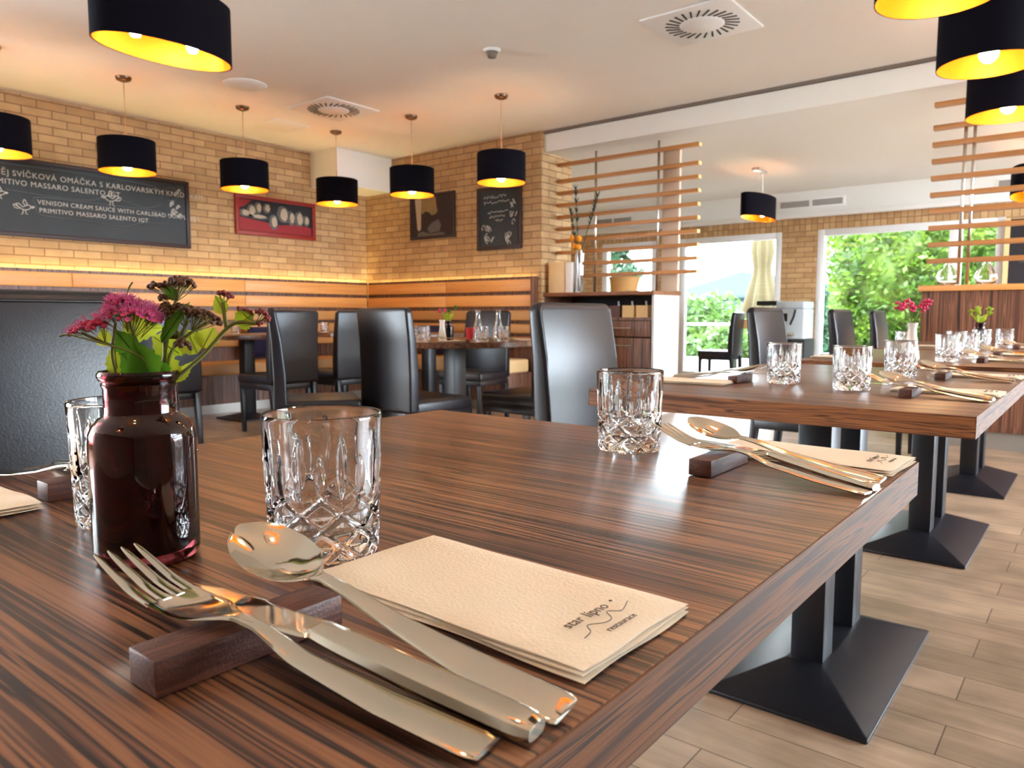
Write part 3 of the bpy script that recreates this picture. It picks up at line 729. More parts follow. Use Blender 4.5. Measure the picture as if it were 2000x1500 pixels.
sp_ = empty('framed_picture', (0, YB, 0), 0, 'nearly square dark-framed sepia photograph on the back brick wall', 'picture')
def onwall(m_, poly, y0, y1): return m_.prism(poly, y0, y1, axis='y')
box('backing', 'sepiadk', -6.17, -5.55, -.022, -.006, 1.775, 2.225, sp_)
f = MB(); f.box(-6.20, -5.52, -.03, -.005, 2.215, 2.245); f.box(-6.20, -5.52, -.03, -.005, 1.755, 1.785); f.box(-6.20, -6.16, -.03, -.005, 1.785, 2.215); f.box(-5.56, -5.52, -.03, -.005, 1.785, 2.215)
f.build('frame', 'frame_dark', sp_, bevel=.003)
f = MB(); onwall(f, [(-6.02, 2.205), (-5.80, 2.205), (-5.79, 2.12), (-5.77, 2.05), (-5.80, 2.02), (-5.86, 2.01), (-5.90, 2.045), (-5.96, 2.06), (-6.0, 2.03), (-6.02, 2.06)], -.0228, -.022); f.build('print_area', 'sepia', sp_)
f = MB(); onwall(f, [(-6.12, 2.205), (-6.02, 2.205), (-6.025, 2.0), (-6.03, 1.87), (-6.06, 1.85), (-6.085, 1.87), (-6.10, 2.02)], -.0232, -.0222); f.build('print_area', 'faceprint', sp_)
f = MB(); onwall(f, [(-5.93, 1.87), (-5.86, 1.93), (-5.76, 1.96), (-5.72, 1.90), (-5.74, 1.83), (-5.90, 1.82)], -.0228, -.022); f.build('print_area', 'greyprint', sp_)
f = MB(); onwall(f, [(-6.08, 1.83), (-6.0, 1.845), (-5.9, 1.81), (-5.7, 1.82), (-5.66, 1.79), (-6.08, 1.79)], -.0228, -.022); f.build('print_area', 'greyprint', sp_)

cs = empty('chalkboard', (0, YB, 0), 0, 'small upright chalkboard with chalk scribbles on the back brick wall', 'chalkboard')
box('board', 'chalkboard', -5.16, -4.65, -.022, -.006, 1.61, 2.20, cs)
f = MB(); f.box(-5.195, -4.615, -.035, -.005, 2.185, 2.225); f.box(-5.195, -4.615, -.035, -.005, 1.585, 1.625); f.box(-5.195, -5.155, -.035, -.005, 1.625, 2.185); f.box(-4.655, -4.615, -.035, -.005, 1.625, 2.185)
f.build('frame', 'frame_dark', cs, bevel=.004)
def scrib(m_, x0, x1, z, h, y=-.0245, seed=1, r=.0028, gap=.16):
    rn = random.Random(seed); x = x0; pts = []
    while x < x1:
        pts.append((x, y, z+rn.uniform(-h, h)/2)); x += h*.32
        if rn.random() < gap and len(pts) > 2:
            m_.tube(pts, r, 4); pts = []; x += h*.6
    if len(pts) > 1: m_.tube(pts, r, 4)
for args in ((-5.10, -4.80, 2.12, .035, 1), (-5.10, -4.76, 2.065, .035, 2), (-5.05, -4.78, 1.965, .028, 3), (-5.03, -4.82, 1.92, .028, 4), (-4.95, -4.85, 1.88, .026, 5)):
    f = MB(); scrib(f, *args[:4], seed=args[4], gap=0); f.build('chalk_writing', 'chalk', cs)
f = MB()
for k in range(22):
    cx, cz = random.choice([(-5.07, 1.80), (-5.03, 1.70), (-4.78, 1.69), (-4.74, 2.03), (-4.72, 1.90)]); cx += random.uniform(-.05, .05); cz += random.uniform(-.05, .05)
    f.tube([(cx+.02*math.cos(a), -.0245, cz+.028*math.sin(a*1.2+k)) for a in [q*.8 for q in range(7)]], .0032, 4)
f.build('chalk_drawing', 'chalk', cs)

# ================================================================== LEFT STATION CABINET AND SLAT SCREEN
st = empty('service_cabinet', (0, 0, 0), 0, 'dark walnut service station with open niche, drawer and doors under the left slat screen', 'cabinet')
box('worktop', 'zxe', -4.37, -3.16, 5.97, 6.52, 1.10, 1.135, st, bevel=.003)
box('side_panel', 'zzglare', -3.19, -3.165, 6.0, 6.50, 0, 1.10, st, bevel=.002)
box('side_panel', 'zz', -4.375, -4.355, 6.0, 6.50, 0, 1.10, st)
box('back_panel', 'dark', -4.355, -3.19, 6.47, 6.50, 0.05, 1.10, st)
box('niche_floor', 'zz', -4.355, -3.19, 6.0, 6.47, .87, .895, st)
for (xa, xb) in ((-4.35, -3.78), (-3.77, -3.20)):
    d = box('drawer', 'zz', xa, xb, 5.985, 6.02, .72, .865, st, bevel=.003)
    MB().tube([((xa+xb)/2-.09, 5.982, .80), ((xa+xb)/2-.09, 5.955, .80), ((xa+xb)/2+.09, 5.955, .80), ((xa+xb)/2+.09, 5.982, .80)], .005, 8).build('handle', 'chrome', d, smooth=True)
    d = box('door', 'zz', xa, xb, 5.985, 6.02, .08, .71, st, bevel=.003)
    MB().tube([((xa+xb)/2-.09, 5.982, .64), ((xa+xb)/2-.09, 5.955, .64), ((xa+xb)/2+.09, 5.955, .64), ((xa+xb)/2+.09, 5.982, .64)], .005, 8).build('handle', 'chrome', d, smooth=True)
box('plinth', 'blacksteel', -4.35, -3.2, 6.04, 6.46, 0, .08, st)
for k, x in enumerate((-3.60, -3.455, -3.31)):
    r = empty('cutlery_box', (x, 6.14, .896), 0, 'open brown box of utensils in the cabinet niche, ' + ['left one', 'middle one', 'right one'][k], 'box', 'utensil boxes in the niche')
    b = MB(); b.box(-.06, .06, -.10, .10, 0, .006); b.box(-.06, -.054, -.10, .10, .006, .11); b.box(.054, .06, -.10, .10, .006, .11); b.box(-.054, .054, -.10, -.094, .006, .11); b.box(-.054, .054, .094, .10, .006, .11)
    b.build('box_body', 'walnut' if k == 0 else 'oakend', r)
    for q in range(2):
        MB().tube([(-.02+.04*q, -.03, .01), (-.025+.04*q, -.05, .15)], [.006, .009], 8).build('utensil_handle', 'white' if q else 'dark', r, smooth=True)
def screen(x0, x1, y, label, posts, wood=None, ends=True):
    r = empty('slat_screen', (0, y, 0), 0, label, 'slat screen')
    zs = [2.405, 2.245]+[2.245-.1175*k for k in range(1, 9)]
    for z in zs:
        s = box('slat', 'slat', x0, x1, -.03, .03, z-.0165, z+.0165, r, bevel=.002)
        box('slat_end', 'oakend', x1-.0005, x1+.0015, -.028, .028, z-.015, z+.015, s)
    for px_ in posts:
        MB().tube([(px_, 0, 1.136), (px_, 0, 2.49)], .011, 12).build('post', 'chrome', r, smooth=True)
    if wood:
        box('wide_post', 'post', wood[0], wood[1], .035, .075, 1.136, 2.42, r, bevel=.003)
    return r
screen(-4.365, -2.86, 6.22, 'oak slat screen on the service cabinet beside the brick wall end', (-3.93, -3.26), wood=(-3.235, -3.07))
# right partition
rc = empty('partition_cabinet', (0, 0, 0), 0, 'zebrano partition cabinet with oak top below the right slat screen', 'cabinet')
box('front_panel', 'zz', -1.04, 1.9, 5.97, 6.0, .12, 1.085, rc)
box('side_panel', 'zz', -1.04, -1.015, 6.0, 6.40, .12, 1.085, rc)
box('back_panel', 'zz', -1.015, 1.9, 6.38, 6.40, .12, 1.085, rc)
box('oak_top', 'oak', -1.06, 1.92, 5.95, 6.42, 1.085, 1.125, rc, bevel=.003)
box('plinth', 'skirt', -1.0, 1.88, 5.99, 6.37, 0, .12, rc)
screen(-1.045, 1.9, 6.15, 'oak slat screen rising from the right partition cabinet', (-.845, -.79, 1.4))
for o in bpy.data.objects:
    if o.name.startswith('slat_end') and o.parent and o.parent.parent and o.parent.parent.get('label', '').startswith('oak slat screen rising'):
        o.location.x = -1.045-1.9
for k, x in enumerate((-.93, -.69)):
    o = MB().lathe([(.03, 0), (.06, .02), (.075, .06), (.06, .11), (.03, .14), (.022, .17), (.03, .18), (.027, .18), (.019, .17), (.027, .14), (.056, .108), (.071, .06), (.056, .023), (.0, .008)], 24).build('glass_vase', 'crystal', loc=(x, 6.28, 1.126), smooth=True)
    tag(o, 'round dark-rimmed glass vase on the right partition, ' + ['left of the post', 'right of the post'][k], 'vase', 'glass vases on the right partition')
# black notice board far right
nb_ = empty('notice_board', (0, YF-.03, 0), 0, 'black poster board seen through the right slat screen', 'notice board')
box('board', 'blackprint', -.90, .6, -.02, 0, 1.05, 1.98, nb_)
f = MB(); scrib(f, -.72, -.3, 1.72, .05, y=-.022, seed=9); scrib(f, -.80, -.3, 1.50, .04, y=-.022, seed=10)
f.build('lettering', 'greyprint', nb_)
box('trim_strip', 'cream', -.95, -.90, -.03, 0, 1.0, 2.0, nb_)

# items on the left cabinet
o = box('napkin_box', 'cream', -4.33, -4.14, 6.0, 6.17, 0, .30, loc=(0, 0, 1.1355), bevel=.004)
tag(o, 'tall cream box standing on the service cabinet against the brick', 'box')
o = box('paper_box', 'paper', -4.13, -4.05, 6.0, 6.15, 0, .29, loc=(0, 0, 1.1355), bevel=.003)
tag(o, 'narrow white box beside the cream box on the service cabinet', 'box')
b = MB(); b.lathe([(.115, 0), (.145, .13), (.15, .135), (.138, .135), (.108, .008), (.0, .006)], 36)
o = b.build('wicker_basket', 'wicker', loc=(-3.53, 6.10, 1.1355), smooth='auto'); tag(o, 'round wicker basket on the service cabinet', 'basket')
gv = empty('glass_vase', (-4.0, 6.05, 1.1355), 0, 'tall clear glass vase with dark stems and orange physalis on the service cabinet', 'vase')
MB().lathe([(.0, 0), (.045, 0), (.05, .01), (.035, .22), (.045, .40), (.043, .40), (.033, .22), (.046, .012), (.0, .01)], 28).build('vase_body', 'crystal', gv, smooth='auto')
br_ = empty('dried_branches', (-4.0, 6.05, 1.1355), 0, 'dark green branches with orange physalis standing in the tall glass vase', 'branches')
for k, pts in enumerate([[(0, 0, .02), (-.02, 0, .5), (-.05, 0, .98)], [(.01, 0, .02), (.05, 0, .45), (.14, 0, .72), (.20, 0, .90)], [(-.01, 0, .02), (-.05, .01, .4), (-.11, .01, .78)]]):
    MB().tube(smoothpts(pts), .004, 6).build('stem', 'darkstem', br_, smooth=True)
    q = Vector(pts[-1]); pth = smoothpts(pts); fb = MB()
    for i in range(26):
        p = Vector(pth[int(len(pth)*(.55+.44*i/26))]); a = i*2.4
        fb.tube([p, p+Vector((.028*math.cos(a), .02*math.sin(a), .05))], [.007, .001], 5)
    fb.build('leaf_spray', 'darkstem', br_, smooth=True)
for (x, z) in ((-.065, .52), (.015, .51), (-.04, .44), (.01, .43)):
    MB().ball((x, -.03, z), .026, 10, 8, 1.2).build('physalis', 'orange', br_, smooth=True)

# ================================================================== SECOND ROOM THINGS
mc = empty('buffet_machine', (-3.12, 9.62, 0), 0, 'silver-grey buffet machine with black lid on a dark rattan stand by the brick pier', 'machine')
box('stand', 'mesh', -.22, .22, -.2, .2, 0, .62, mc, bevel=.01)
box('body', 'machine', -.16, .2, -.2, .2, .62, 1.0, mc, bevel=.02)
box('upper_body', 'machine', -.14, .2, -.22, .2, 1.0, 1.09, mc, bevel=.015)
box('lid', 'dark', -.40, -.10, -.2, .2, 1.04, 1.10, mc, bevel=.015)
box('tray', 'chrome', -.12, .10, -.30, -.19, .66, .70, mc, bevel=.01)
MB().tube([(.1, -.22, .98), (.1, -.27, .9), (.06, -.27, .8)], .014, 8).build('spout', 'dark', mc, smooth=True)
box('button_panel', 'dark', -.06, .0, -.206, -.198, .84, .94, mc)
pt = empty('high_table', (-3.76, 9.74, 0), 0, 'small high wood-topped table with dark legs by the far window', 'table')
box('tabletop', 'oakend', -.16, .16, -.16, .16, .74, .86, pt, bevel=.004)
for sx in (-1, 1):
    for sy in (-1, 1): box('leg', 'blacksteel', sx*.13-.02, sx*.13+.02, sy*.13-.02, sy*.13+.02, 0, .74, pt)

# ================================================================== OUTSIDE
rl = empty('terrace_railing', (0, 12.6, 0), 0, 'white terrace railing with green posts beyond the far window', 'railing')
box('rail', 'white', -9, -3.7, -.03, .03, .74, .78, rl)
for k in range(5):
    MB().tube([(-8.8+k*1.25, 0, -.03), (-8.8+k*1.25, 0, .72)], .03, 10).build('post', 'darkstem', rl, smooth=True)
pa = empty('parasol', (-4.55, 12.4, -.03), 0, 'folded cream parasol on the terrace outside the far window', 'parasol')
MB().tube([(0, 0, 0), (0, 0, 2.75)], .025, 12).build('pole', 'white', pa, smooth=True)
MB().lathe([(.35, 0), (.35, .06), (.06, .09)], 24).build('foot', 'stone', pa)
b = MB(); n = 48; rows = [(.9, .22), (1.05, .27), (1.3, .22), (1.6, .14), (1.75, .13), (2.0, .17), (2.4, .13), (2.7, .03)]
for z, r in rows:
    for k in range(n):
        a = 2*PI*k/n; rr = r*(1+.22*math.cos(8*a)); b.v.append((rr*math.cos(a), rr*math.sin(a), z))
for i in range(len(rows)-1):
    for k in range(n): b.f.append((i*n+k, i*n+(k+1) % n, (i+1)*n+(k+1) % n, (i+1)*n+k))
b.build('canopy', 'parasol', pa, smooth=True)
def tree(name, x, y, zb, h, rx, rz, n, leaf, mat, label, cone=False, group=None, cat='tree', seed=0):
    rn = random.Random(seed)
    r = empty(name, (x, y, zb), 0, label, cat, group)
    MB().tube([(0, 0, 0), (.05, 0, h*.5), (0, 0, h*.9)], [.05*h*.3, .03*h*.3, .01], 8).build('trunk', 'bark', r, smooth=True)
    b = MB()
    for _ in range(n):
        if cone:
            t_ = rn.random()**.7; z = h*(1-t_*.92); rr = rx*t_*(.55+.45*rn.random())*(.75+.25*math.cos(z*9)); a = rn.uniform(0, 2*PI)
            p = Vector((rr*math.cos(a), rr*math.sin(a), z-rr*.35))
        else:
            d = Vector((rn.gauss(0, 1), rn.gauss(0, 1), rn.gauss(0, 1))).normalized()
            lump = 1+.16*math.sin(5*d.x+seed)*math.cos(6*d.z+2*d.y); q = rn.uniform(.55, 1.0)*lump
            p = Vector((d.x*rx*q, d.y*rx*q*.8, h-rz+d.z*rz*q))
            if p.z < .02: continue
        u = Vector((rn.gauss(0, 1), rn.gauss(0, 1), rn.gauss(0, .6))).normalized(); v = u.orthogonal().normalized()
        v = (v*math.cos(3*rn.random())+u.cross(v)*math.sin(3*rn.random())).normalized(); s = leaf*rn.uniform(.6, 1.2)
        b.add([p-u*s, p+v*s*.5, p+u*s, p-v*s*.5], [(0, 1, 2, 3)])
    b.build('foliage', mat, r)
    if cat == 'bush':
        b = MB(); NU, NV = 40, 24
        for i in range(NV+1):
            ph = -PI/2+PI*i/NV
            for q in range(NU):
                a = 2*PI*q/NU; f_ = .80*(1+.10*math.sin(7*a+seed)*math.cos(9*ph)+.06*math.sin(17*a+5*ph))
                b.v.append((rx*f_*math.cos(ph)*math.cos(a), rx*.8*f_*math.cos(ph)*math.sin(a), max(.03, h-rz+rz*f_*math.sin(ph))))
        for i in range(NV):
            for q in range(NU): b.f.append((i*NU+q, i*NU+(q+1) % NU, (i+1)*NU+(q+1) % NU, (i+1)*NU+q))
        b.build('inner_foliage', mat, r, smooth=True)
    return r
k = 0
for (x, y, h, rx, rz, n, lab) in [(-3.15, 14.6, 4.6, 1.0, 2.4, 18000, 'bright green leafy bush filling the left of the big right window'),
                               (-1.0, 14.6, 5.0, 1.05, 2.6, 19000, 'bright green leafy bush filling the middle of the big right window'),
                               (1.25, 14.9, 5.0, 1.1, 2.6, 14000, 'bright green leafy bush behind the right slat screen'),
                               (-2.4, 17.8, 7.2, 1.7, 4.2, 18000, 'taller bright green bush standing behind the front bushes')]:
    k += 1; tree('leafy_bush', x, y, -.03 if y < 16 else -1.2, h, rx, rz, n, .07, 'hedge', lab, group='bushes beyond the right window', cat='bush', seed=k)
for (x, y, h, rx, rz, lab) in [(-12.3, 27, 1.9, 2.3, 1.9, 'pale green round tree low on the horizon left of the parasol'),
                               (-17.8, 29, 2.3, 2.6, 2.0, 'pale green tree farther left beyond the terrace railing'),
                               (-7.9, 27, 1.6, 1.9, 1.6, 'pale green tree behind the folded parasol'),
                               (-23, 27, 5.0, 2.4, 3.0, 'tall pale green tree seen through the left slat screen'),
                               (-8.2, 20.5, .55, 1.7, .9, 'low light green shrub just beyond the railing'),
                               (-12.4, 20.5, .7, 1.9, .9, 'low light green shrub beyond the railing at the window left')]:
    k += 1; tree('garden_tree', x, y, -1.2, h+1.2, rx, rz, 5000, .15, 'treefar', lab, group='trees beyond the terrace', seed=k)
tree('conifer_tree', -10.2, 17.0, -1.2, 6.6, 1.7, 2, 7000, .11, 'conifer', 'blue-green conifer at the left side of the far window', cone=True, seed=31)
tree('conifer_tree', -5.75, 19.5, -1.2, 3.9, .9, 2, 3500, .11, 'conifer', 'dark green conifer right behind the folded parasol', cone=True, seed=32)

# ================================================================== TUMBLER
def tumbler_proto(NT=216, NZ=96):
    H = .098; R = lambda z: .0378+.0032*(z/H); ND = 9; DZ = .0215
    m_ = MB(); rows = []
    def outer(th, z):
        r = R(z)
        if z < .0025: r -= .0012*(1-z/.0025)
        u = th*ND/(2*PI); v = (z-.001)/DZ
        if z < .0475:
            for s in (1, -1):
                fr = (u+s*v) % 1.0; d = min(fr, 1-fr)
                w_ = .115
                if d < w_: r -= .0020*(1-d/w_)*min(1, max(0, (.0475-z)/.004))
            # pillowed facets
            r -= .0004*(math.cos(2*PI*(u+v))*math.cos(2*PI*(u-v)))*min(1, max(0, (.0475-z)/.006))
        if z > .036:
            for j, (zc, hh, ww) in enumerate(((.0655, .0235, .0037), (.0585, .0165, .0030))):
                uu = (th/(2*PI)*ND + .5*j) % 1.0; dx = (uu-.5)*2*PI*.0395/ND; dz_ = (z-zc)/hh
                if abs(dz_) < 1:
                    ww2 = ww*(1-dz_*dz_); q = abs(dx)/max(ww2, 1e-5)
                    if q < 1: r -= .0017*(1-q*q)*(1-dz_*dz_)**.5
        return r
    zs = [H*i/NZ for i in range(NZ+1)]
    for z in zs[:-3]:
        rows.append([(outer(2*PI*k/NT, z), z) for k in range(NT)])
    rows.append([(R(H)-.0002, H-.0012)]*NT); rows.append([(R(H)-.0009, H)]*NT); rows.append([(R(H)-.0018, H-.0007)]*NT)
    for z, t_ in ((.090, .0023), (.06, .0030), (.03, .0038), (.020, .005), (.0165, .010), (.0150, .020), (.0145, .032)):
        rows.append([(R(z)-t_, z)]*NT)
    for row in rows:
        for k, (r, z) in enumerate(row):
            a = 2*PI*k/NT; m_.v.append((r*math.cos(a), r*math.sin(a), z))
    n = len(rows)
    for i in range(n-1):
        for k in range(NT):
            k2 = (k+1) % NT; m_.f.append((i*NT+k, i*NT+k2, (i+1)*NT+k2, (i+1)*NT+k))
    # star-cut base and inner floor
    c = len(m_.v); m_.v.append((0, 0, .0025)); m_.v.append((0, 0, .0143))
    for k in range(NT):
        k2 = (k+1) % NT; m_.f.append((c, k2, k)); m_.f.append((c+1, (n-1)*NT+k, (n-1)*NT+k2))
    o = m_.build('crystal_tumbler', 'crystal', smooth='auto'); return o
G0 = tumbler_proto()
glasses = [(-.423, .318, 'cut crystal tumbler standing between the amber vase and the napkin'),
           (-.455, .803, 'cut crystal tumbler at the far corner of the nearest table'),
           (-.612, .268, 'cut crystal tumbler partly hidden behind the amber vase'),
           (-.612, 1.835, 'cut crystal tumbler on the second table, left of the two near ones'),
           (-.438, 1.765, 'cut crystal tumbler on the second table, in the middle of its edge'),
           (-.425, 2.20, 'cut crystal tumbler on the second table, standing behind the cutlery rest'),
           (-.44, 3.06, 'cut crystal tumbler on the third table just right of the white vase'),
           (-.415, 3.34, 'cut crystal tumbler on the third table, second right of the white vase'),
           (-.50, 3.70, 'cut crystal tumbler on the third table behind the two near ones'),
           (-.66, 3.50, 'cut crystal tumbler on the third table behind the white vase'),
           (-.47, 4.26, 'cut crystal tumbler on the fourth table right of the dark vase'),
           (-.40, 4.52, 'cut crystal tumbler on the fourth table, rightmost of the far glasses'),
           (RTX+.17, RTY-.49, 'cut crystal tumbler at the left front of the round table'),
           (-3.03, 3.50, 'cut crystal tumbler on the round table in front of the carafes'),
           (-2.97, 3.63, 'cut crystal tumbler on the round table nearest its right side'),
           (-3.56, 3.52, 'cut crystal tumbler on the round table behind the slim white vase'),
           (-6.02, 3.62, 'cut crystal tumbler on the square table behind the red berries'),
           (-5.98, 4.55, 'cut crystal tumbler on the corner table beside the white vase')]
for i, (x, y, lab) in enumerate(glasses):
    o = G0 if i == 0 else G0.copy()
    if i: COL.objects.link(o)
    o.location = (x, y, .7503); o.rotation_euler.z = .35*i; tag(o, lab, 'glass', 'cut crystal tumblers')

# ================================================================== AMBER VASE
def bottle(x, y, label, group='amber glass vases'):
    pr = [(.0, .001), (.027, .0), (.0315, .0015), (.0332, .005), (.0334, .010), (.0334, .0815), (.0328, .087), (.0305, .0925), (.0268, .0965), (.0238, .0985), (.0230, .1005), (.0230, .1165), (.0240, .1185), (.0240, .1195), (.0232, .1205), (.0248, .1215), (.0262, .1240), (.0262, .1262), (.0250, .1280), (.0235, .1280),
          (.0212, .123), (.0208, .102), (.0222, .0975), (.028, .0918), (.0308, .086), (.0314, .081), (.0314, .012), (.030, .0085), (.025, .007), (.0, .0085)]
    o = MB().lathe(pr, 72).build('amber_vase', 'amber', smooth='auto', loc=(x, y, .7503)); return tag(o, label, 'vase', group)
BX, BY = -.506, .233
bottle(BX, BY, 'dark amber apothecary bottle used as vase on the nearest table')
bottle(-.50, 4.43, 'small dark bottle vase with a green sprig on the fourth table')
bottle(-3.47, 3.66, 'dark bottle vase with green leaves on the round table')

# ------------------------------------------------------------------ flowers
DB = (Vector((BX, BY, .85))-CAM).dot(FW)
def P(x, y, d=0): return at(x, y, DB+d)
def leaf_mesh(m_, base, tip, width, bend=.15, normal=None, serr=True):
    base, tip = Vector(base), Vector(tip); d = tip-base; L = d.length; d.normalize()
    nrm = (normal or -FW); nrm = (nrm-d*nrm.dot(d)).normalized(); side = d.cross(nrm)
    N = 12; rows = []
    for i in range(N+1):
        t_ = i/N; w_ = width*math.sin(PI*min(1, t_*.98+.02)**.75)*(1-.12*t_)
        if serr: w_ *= 1+.10*(1 if i % 2 else -1)
        c = base+d*(L*t_)+nrm*(-bend*L*t_*t_)
        rows.append((c+side*w_+nrm*(.25*w_), c-nrm*.0, c-side*w_+nrm*(.25*w_)))
    b0 = len(m_.v)
    for r in rows: m_.v += [tuple(q) for q in r]
    for i in range(N):
        for k in range(2):
            a = b0+i*3+k; m_.f.append((a, a+1, a+4, a+3))
    m_.tube([r[1]+nrm*.0003 for r in rows], [.0004]*N+[.0001], 4)
def sprig(label, stem_pts, leaves=(), heads=(), r=.0011, mat='stem', name='flower_sprig'):
    e = empty(name, (BX, BY, .7503+.02), 0, label, 'flower sprig', 'sprigs in the amber vase'); off = Vector((BX, BY, .7703))
    m_ = MB()
    for sp__ in stem_pts:
        m_.tube([Vector(p)-off for p in smoothpts([tuple(q) for q in sp__], 5)], r, 6)
    m_.build('stem', mat, e, smooth=True)
    for (b_, t_, w_, mt, *rest) in leaves:
        lm = MB(); leaf_mesh(lm, Vector(b_)-off, Vector(t_)-off, w_, rest[0] if rest else .12, rest[1] if len(rest) > 1 else None)
        lm.build('leaf', mt, e, smooth=True)
    for h in heads: h(e, off)
    return e
def umbel(cx, cy, w_, h, n, mat, r=.0013, d=0, foot=None, seed=0, tilt=0, name='seed_head'):
    """flat cluster of round buds on thin stalks; cx, cy, w_, h in photo pixels at the vase's depth"""
    def make(e, off):
        rn = random.Random(seed); m_ = MB(); st = MB(); s = DB/FPX
        f0 = P(*(foot or (cx, cy+h*1.6)), d)
        for i in range(n):
            a = rn.uniform(0, 2*PI); q = math.sqrt(rn.random()); u = q*math.cos(a); v = q*math.sin(a)
            px_ = cx+u*w_; py_ = cy+tilt*u*w_-math.sqrt(max(0, 1-q*q))*h*.9+h*.5+rn.uniform(-2, 2)
            p = P(px_, py_, d+v*w_*s*.75)
            m_.ball(p-off, r*rn.uniform(.75, 1.25), 7, 5, 1.1)
            
            if i % 5 == 0:
                mid = f0.lerp(p, .55)+Vector((0, 0, -.001)); st.tube([f0-off, mid-off, p-off], .00028, 4, cap=False)
            else: q2 = p.lerp(f0, .3); st.tube([q2-off, p-off], .0002, 3, cap=False)
        o = m_.build(name, mat, e, smooth=True); st.build('stalk', 'stem', o, smooth=True)
    return make
def pinkhead(cx, cy, w_, h, n, d=0, foot=None, seed=0, tilt=0, open_=1.0):
    def make(e, off):
        rn = random.Random(seed); pet = MB(); sta = MB(); st = MB(); bud = MB(); s = DB/FPX; f0 = P(*(foot or (cx, cy+h*1.7)), d)
        for i in range(n):
            a = rn.uniform(0, 2*PI); q = math.sqrt(rn.random()); u = q*math.cos(a); v = q*math.sin(a)
            p = P(cx+u*w_, cy+tilt*u*w_-math.sqrt(max(0, 1-q*q))*h*.9+h*.5+rn.uniform(-3, 3), d+v*w_*s*.75)-off
            nrm = (p-(f0-off)).normalized(); t1 = nrm.orthogonal().normalized(); t2 = nrm.cross(t1)
            st.tube([(f0-off) if i % 7 == 0 else p.lerp(f0-off, .3), p], .00022, 3, cap=False)
            if rn.random() < open_*.8:
                ph = rn.random()*PI
                for k in range(5):
                    b_ = ph+2*PI*k/5; dr = t1*math.cos(b_)+t2*math.sin(b_); sd_ = nrm.cross(dr); L = .0026*rn.uniform(.8, 1.1)
                    pet.add([p, p+dr*L*.6+sd_*.0012+nrm*.0003, p+dr*L+nrm*.0007, p+dr*L*.6-sd_*.0012+nrm*.0003], [(0, 1, 2, 3)])
                for k in range(6):
                    b_ = rn.uniform(0, 2*PI); dr = t1*math.cos(b_)+t2*math.sin(b_); tip = p+(nrm+dr*rn.uniform(.15, .8)).normalized()*rn.uniform(.0035, .0058)
                    sta.tube([p, tip], .00013, 3, cap=False); sta.ball(tip, .00032, 4, 3)
            else: bud.ball(p, .0014*rn.uniform(.8, 1.2), 7, 5)
        o = pet.build('blossom_cluster', 'pink', e, smooth=True)
        sta.build('stamens', 'pinklt', o, smooth=True); bud.build('buds', 'magenta', o, smooth=True); st.build('stalk', 'stem', o, smooth=True)
    return make
sprig('pink flowering spirea sprig leaning left out of the amber vase',
      [[P(300, 760), P(288, 715), P(262, 655), P(250, 620)], [P(238, 760), P(220, 700), P(222, 660), P(226, 630)], [P(285, 700), P(200, 668), P(160, 650)]],
      leaves=[(P(262, 690, -.008), P(224, 645, -.01), .008, 'leafdk'), (P(290, 735, -.01), P(232, 690, -.014), .012, 'leafdk'), (P(300, 745, -.012), P(255, 665, -.016), .013, 'leafdk'),
              (P(240, 640), P(320, 640, .008), .010, 'leaf'), (P(232, 735), P(218, 665, .006), .007, 'leaf'), (P(262, 760, -.004), P(236, 700, -.004), .010, 'leaf'),
              (P(210, 675, .004), P(196, 640, .006), .006, 'leaf')],
      heads=[pinkhead(252, 612, 66, 34, 150, foot=(256, 665), seed=1, tilt=-.05), pinkhead(172, 640, 40, 22, 60, foot=(205, 670), seed=2, tilt=-.25, open_=.25, d=-.004),
             pinkhead(304, 622, 16, 14, 22, foot=(275, 660), seed=3, tilt=.3), pinkhead(236, 592, 34, 16, 60, foot=(250, 650), seed=4)])
sprig('thin grass-like twig curving out to the left of the amber vase',
      [[P(300, 720, -.012), P(262, 690, -.014), P(190, 668, -.014), P(135, 654, -.014), P(117, 657, -.014)], [P(244, 584), P(253, 560), P(259, 551)]], r=.0006)
sprig('tall brown seed-head sprig rising highest from the amber vase',
      [[P(305, 760), P(320, 700), P(335, 620), P(345, 580), P(345, 565)], [P(322, 735), P(322, 650), P(330, 600)]],
      leaves=[(P(316, 668, -.006), P(366, 588, -.008), .0045, 'leafdk'), (P(346, 585), P(316, 552), .0045, 'leafdk')],
      heads=[umbel(350, 552, 32, 22, 85, 'brownbud', foot=(343, 590), seed=5), umbel(306, 558, 18, 12, 26, 'brownbud', foot=(338, 586), seed=6), umbel(322, 582, 14, 9, 14, 'brownbud', foot=(335, 600), seed=7)])
sprig('broad brown seed-head sprig in the middle of the amber vase',
      [[P(318, 760), P(330, 700), P(350, 660), P(368, 625)], [P(345, 670), P(380, 645), P(405, 630)], [P(352, 660), P(330, 620)]],
      leaves=[(P(350, 690, .004), P(292, 655, .006), .011, 'leaf'), (P(340, 755), P(300, 680, .004), .012, 'leaf'), (P(336, 690, .01), P(350, 668, .01), .008, 'leaf'), (P(325, 740, -.006), P(300, 705, -.006), .008, 'leafdk'), (P(300, 760), P(318, 715), .007, 'leaf')],
      heads=[umbel(355, 605, 34, 22, 80, 'brownbud', foot=(362, 640), seed=8, tilt=.1), umbel(398, 616, 36, 20, 85, 'brownbud', foot=(375, 648), seed=9, tilt=.3), umbel(325, 602, 14, 20, 34, 'brownbud', foot=(340, 640), seed=10),
             umbel(356, 672, 16, 16, 42, 'brownbud', foot=(350, 655), seed=11, d=-.008), umbel(336, 658, 9, 7, 14, 'brownbud', foot=(346, 660), seed=12)])
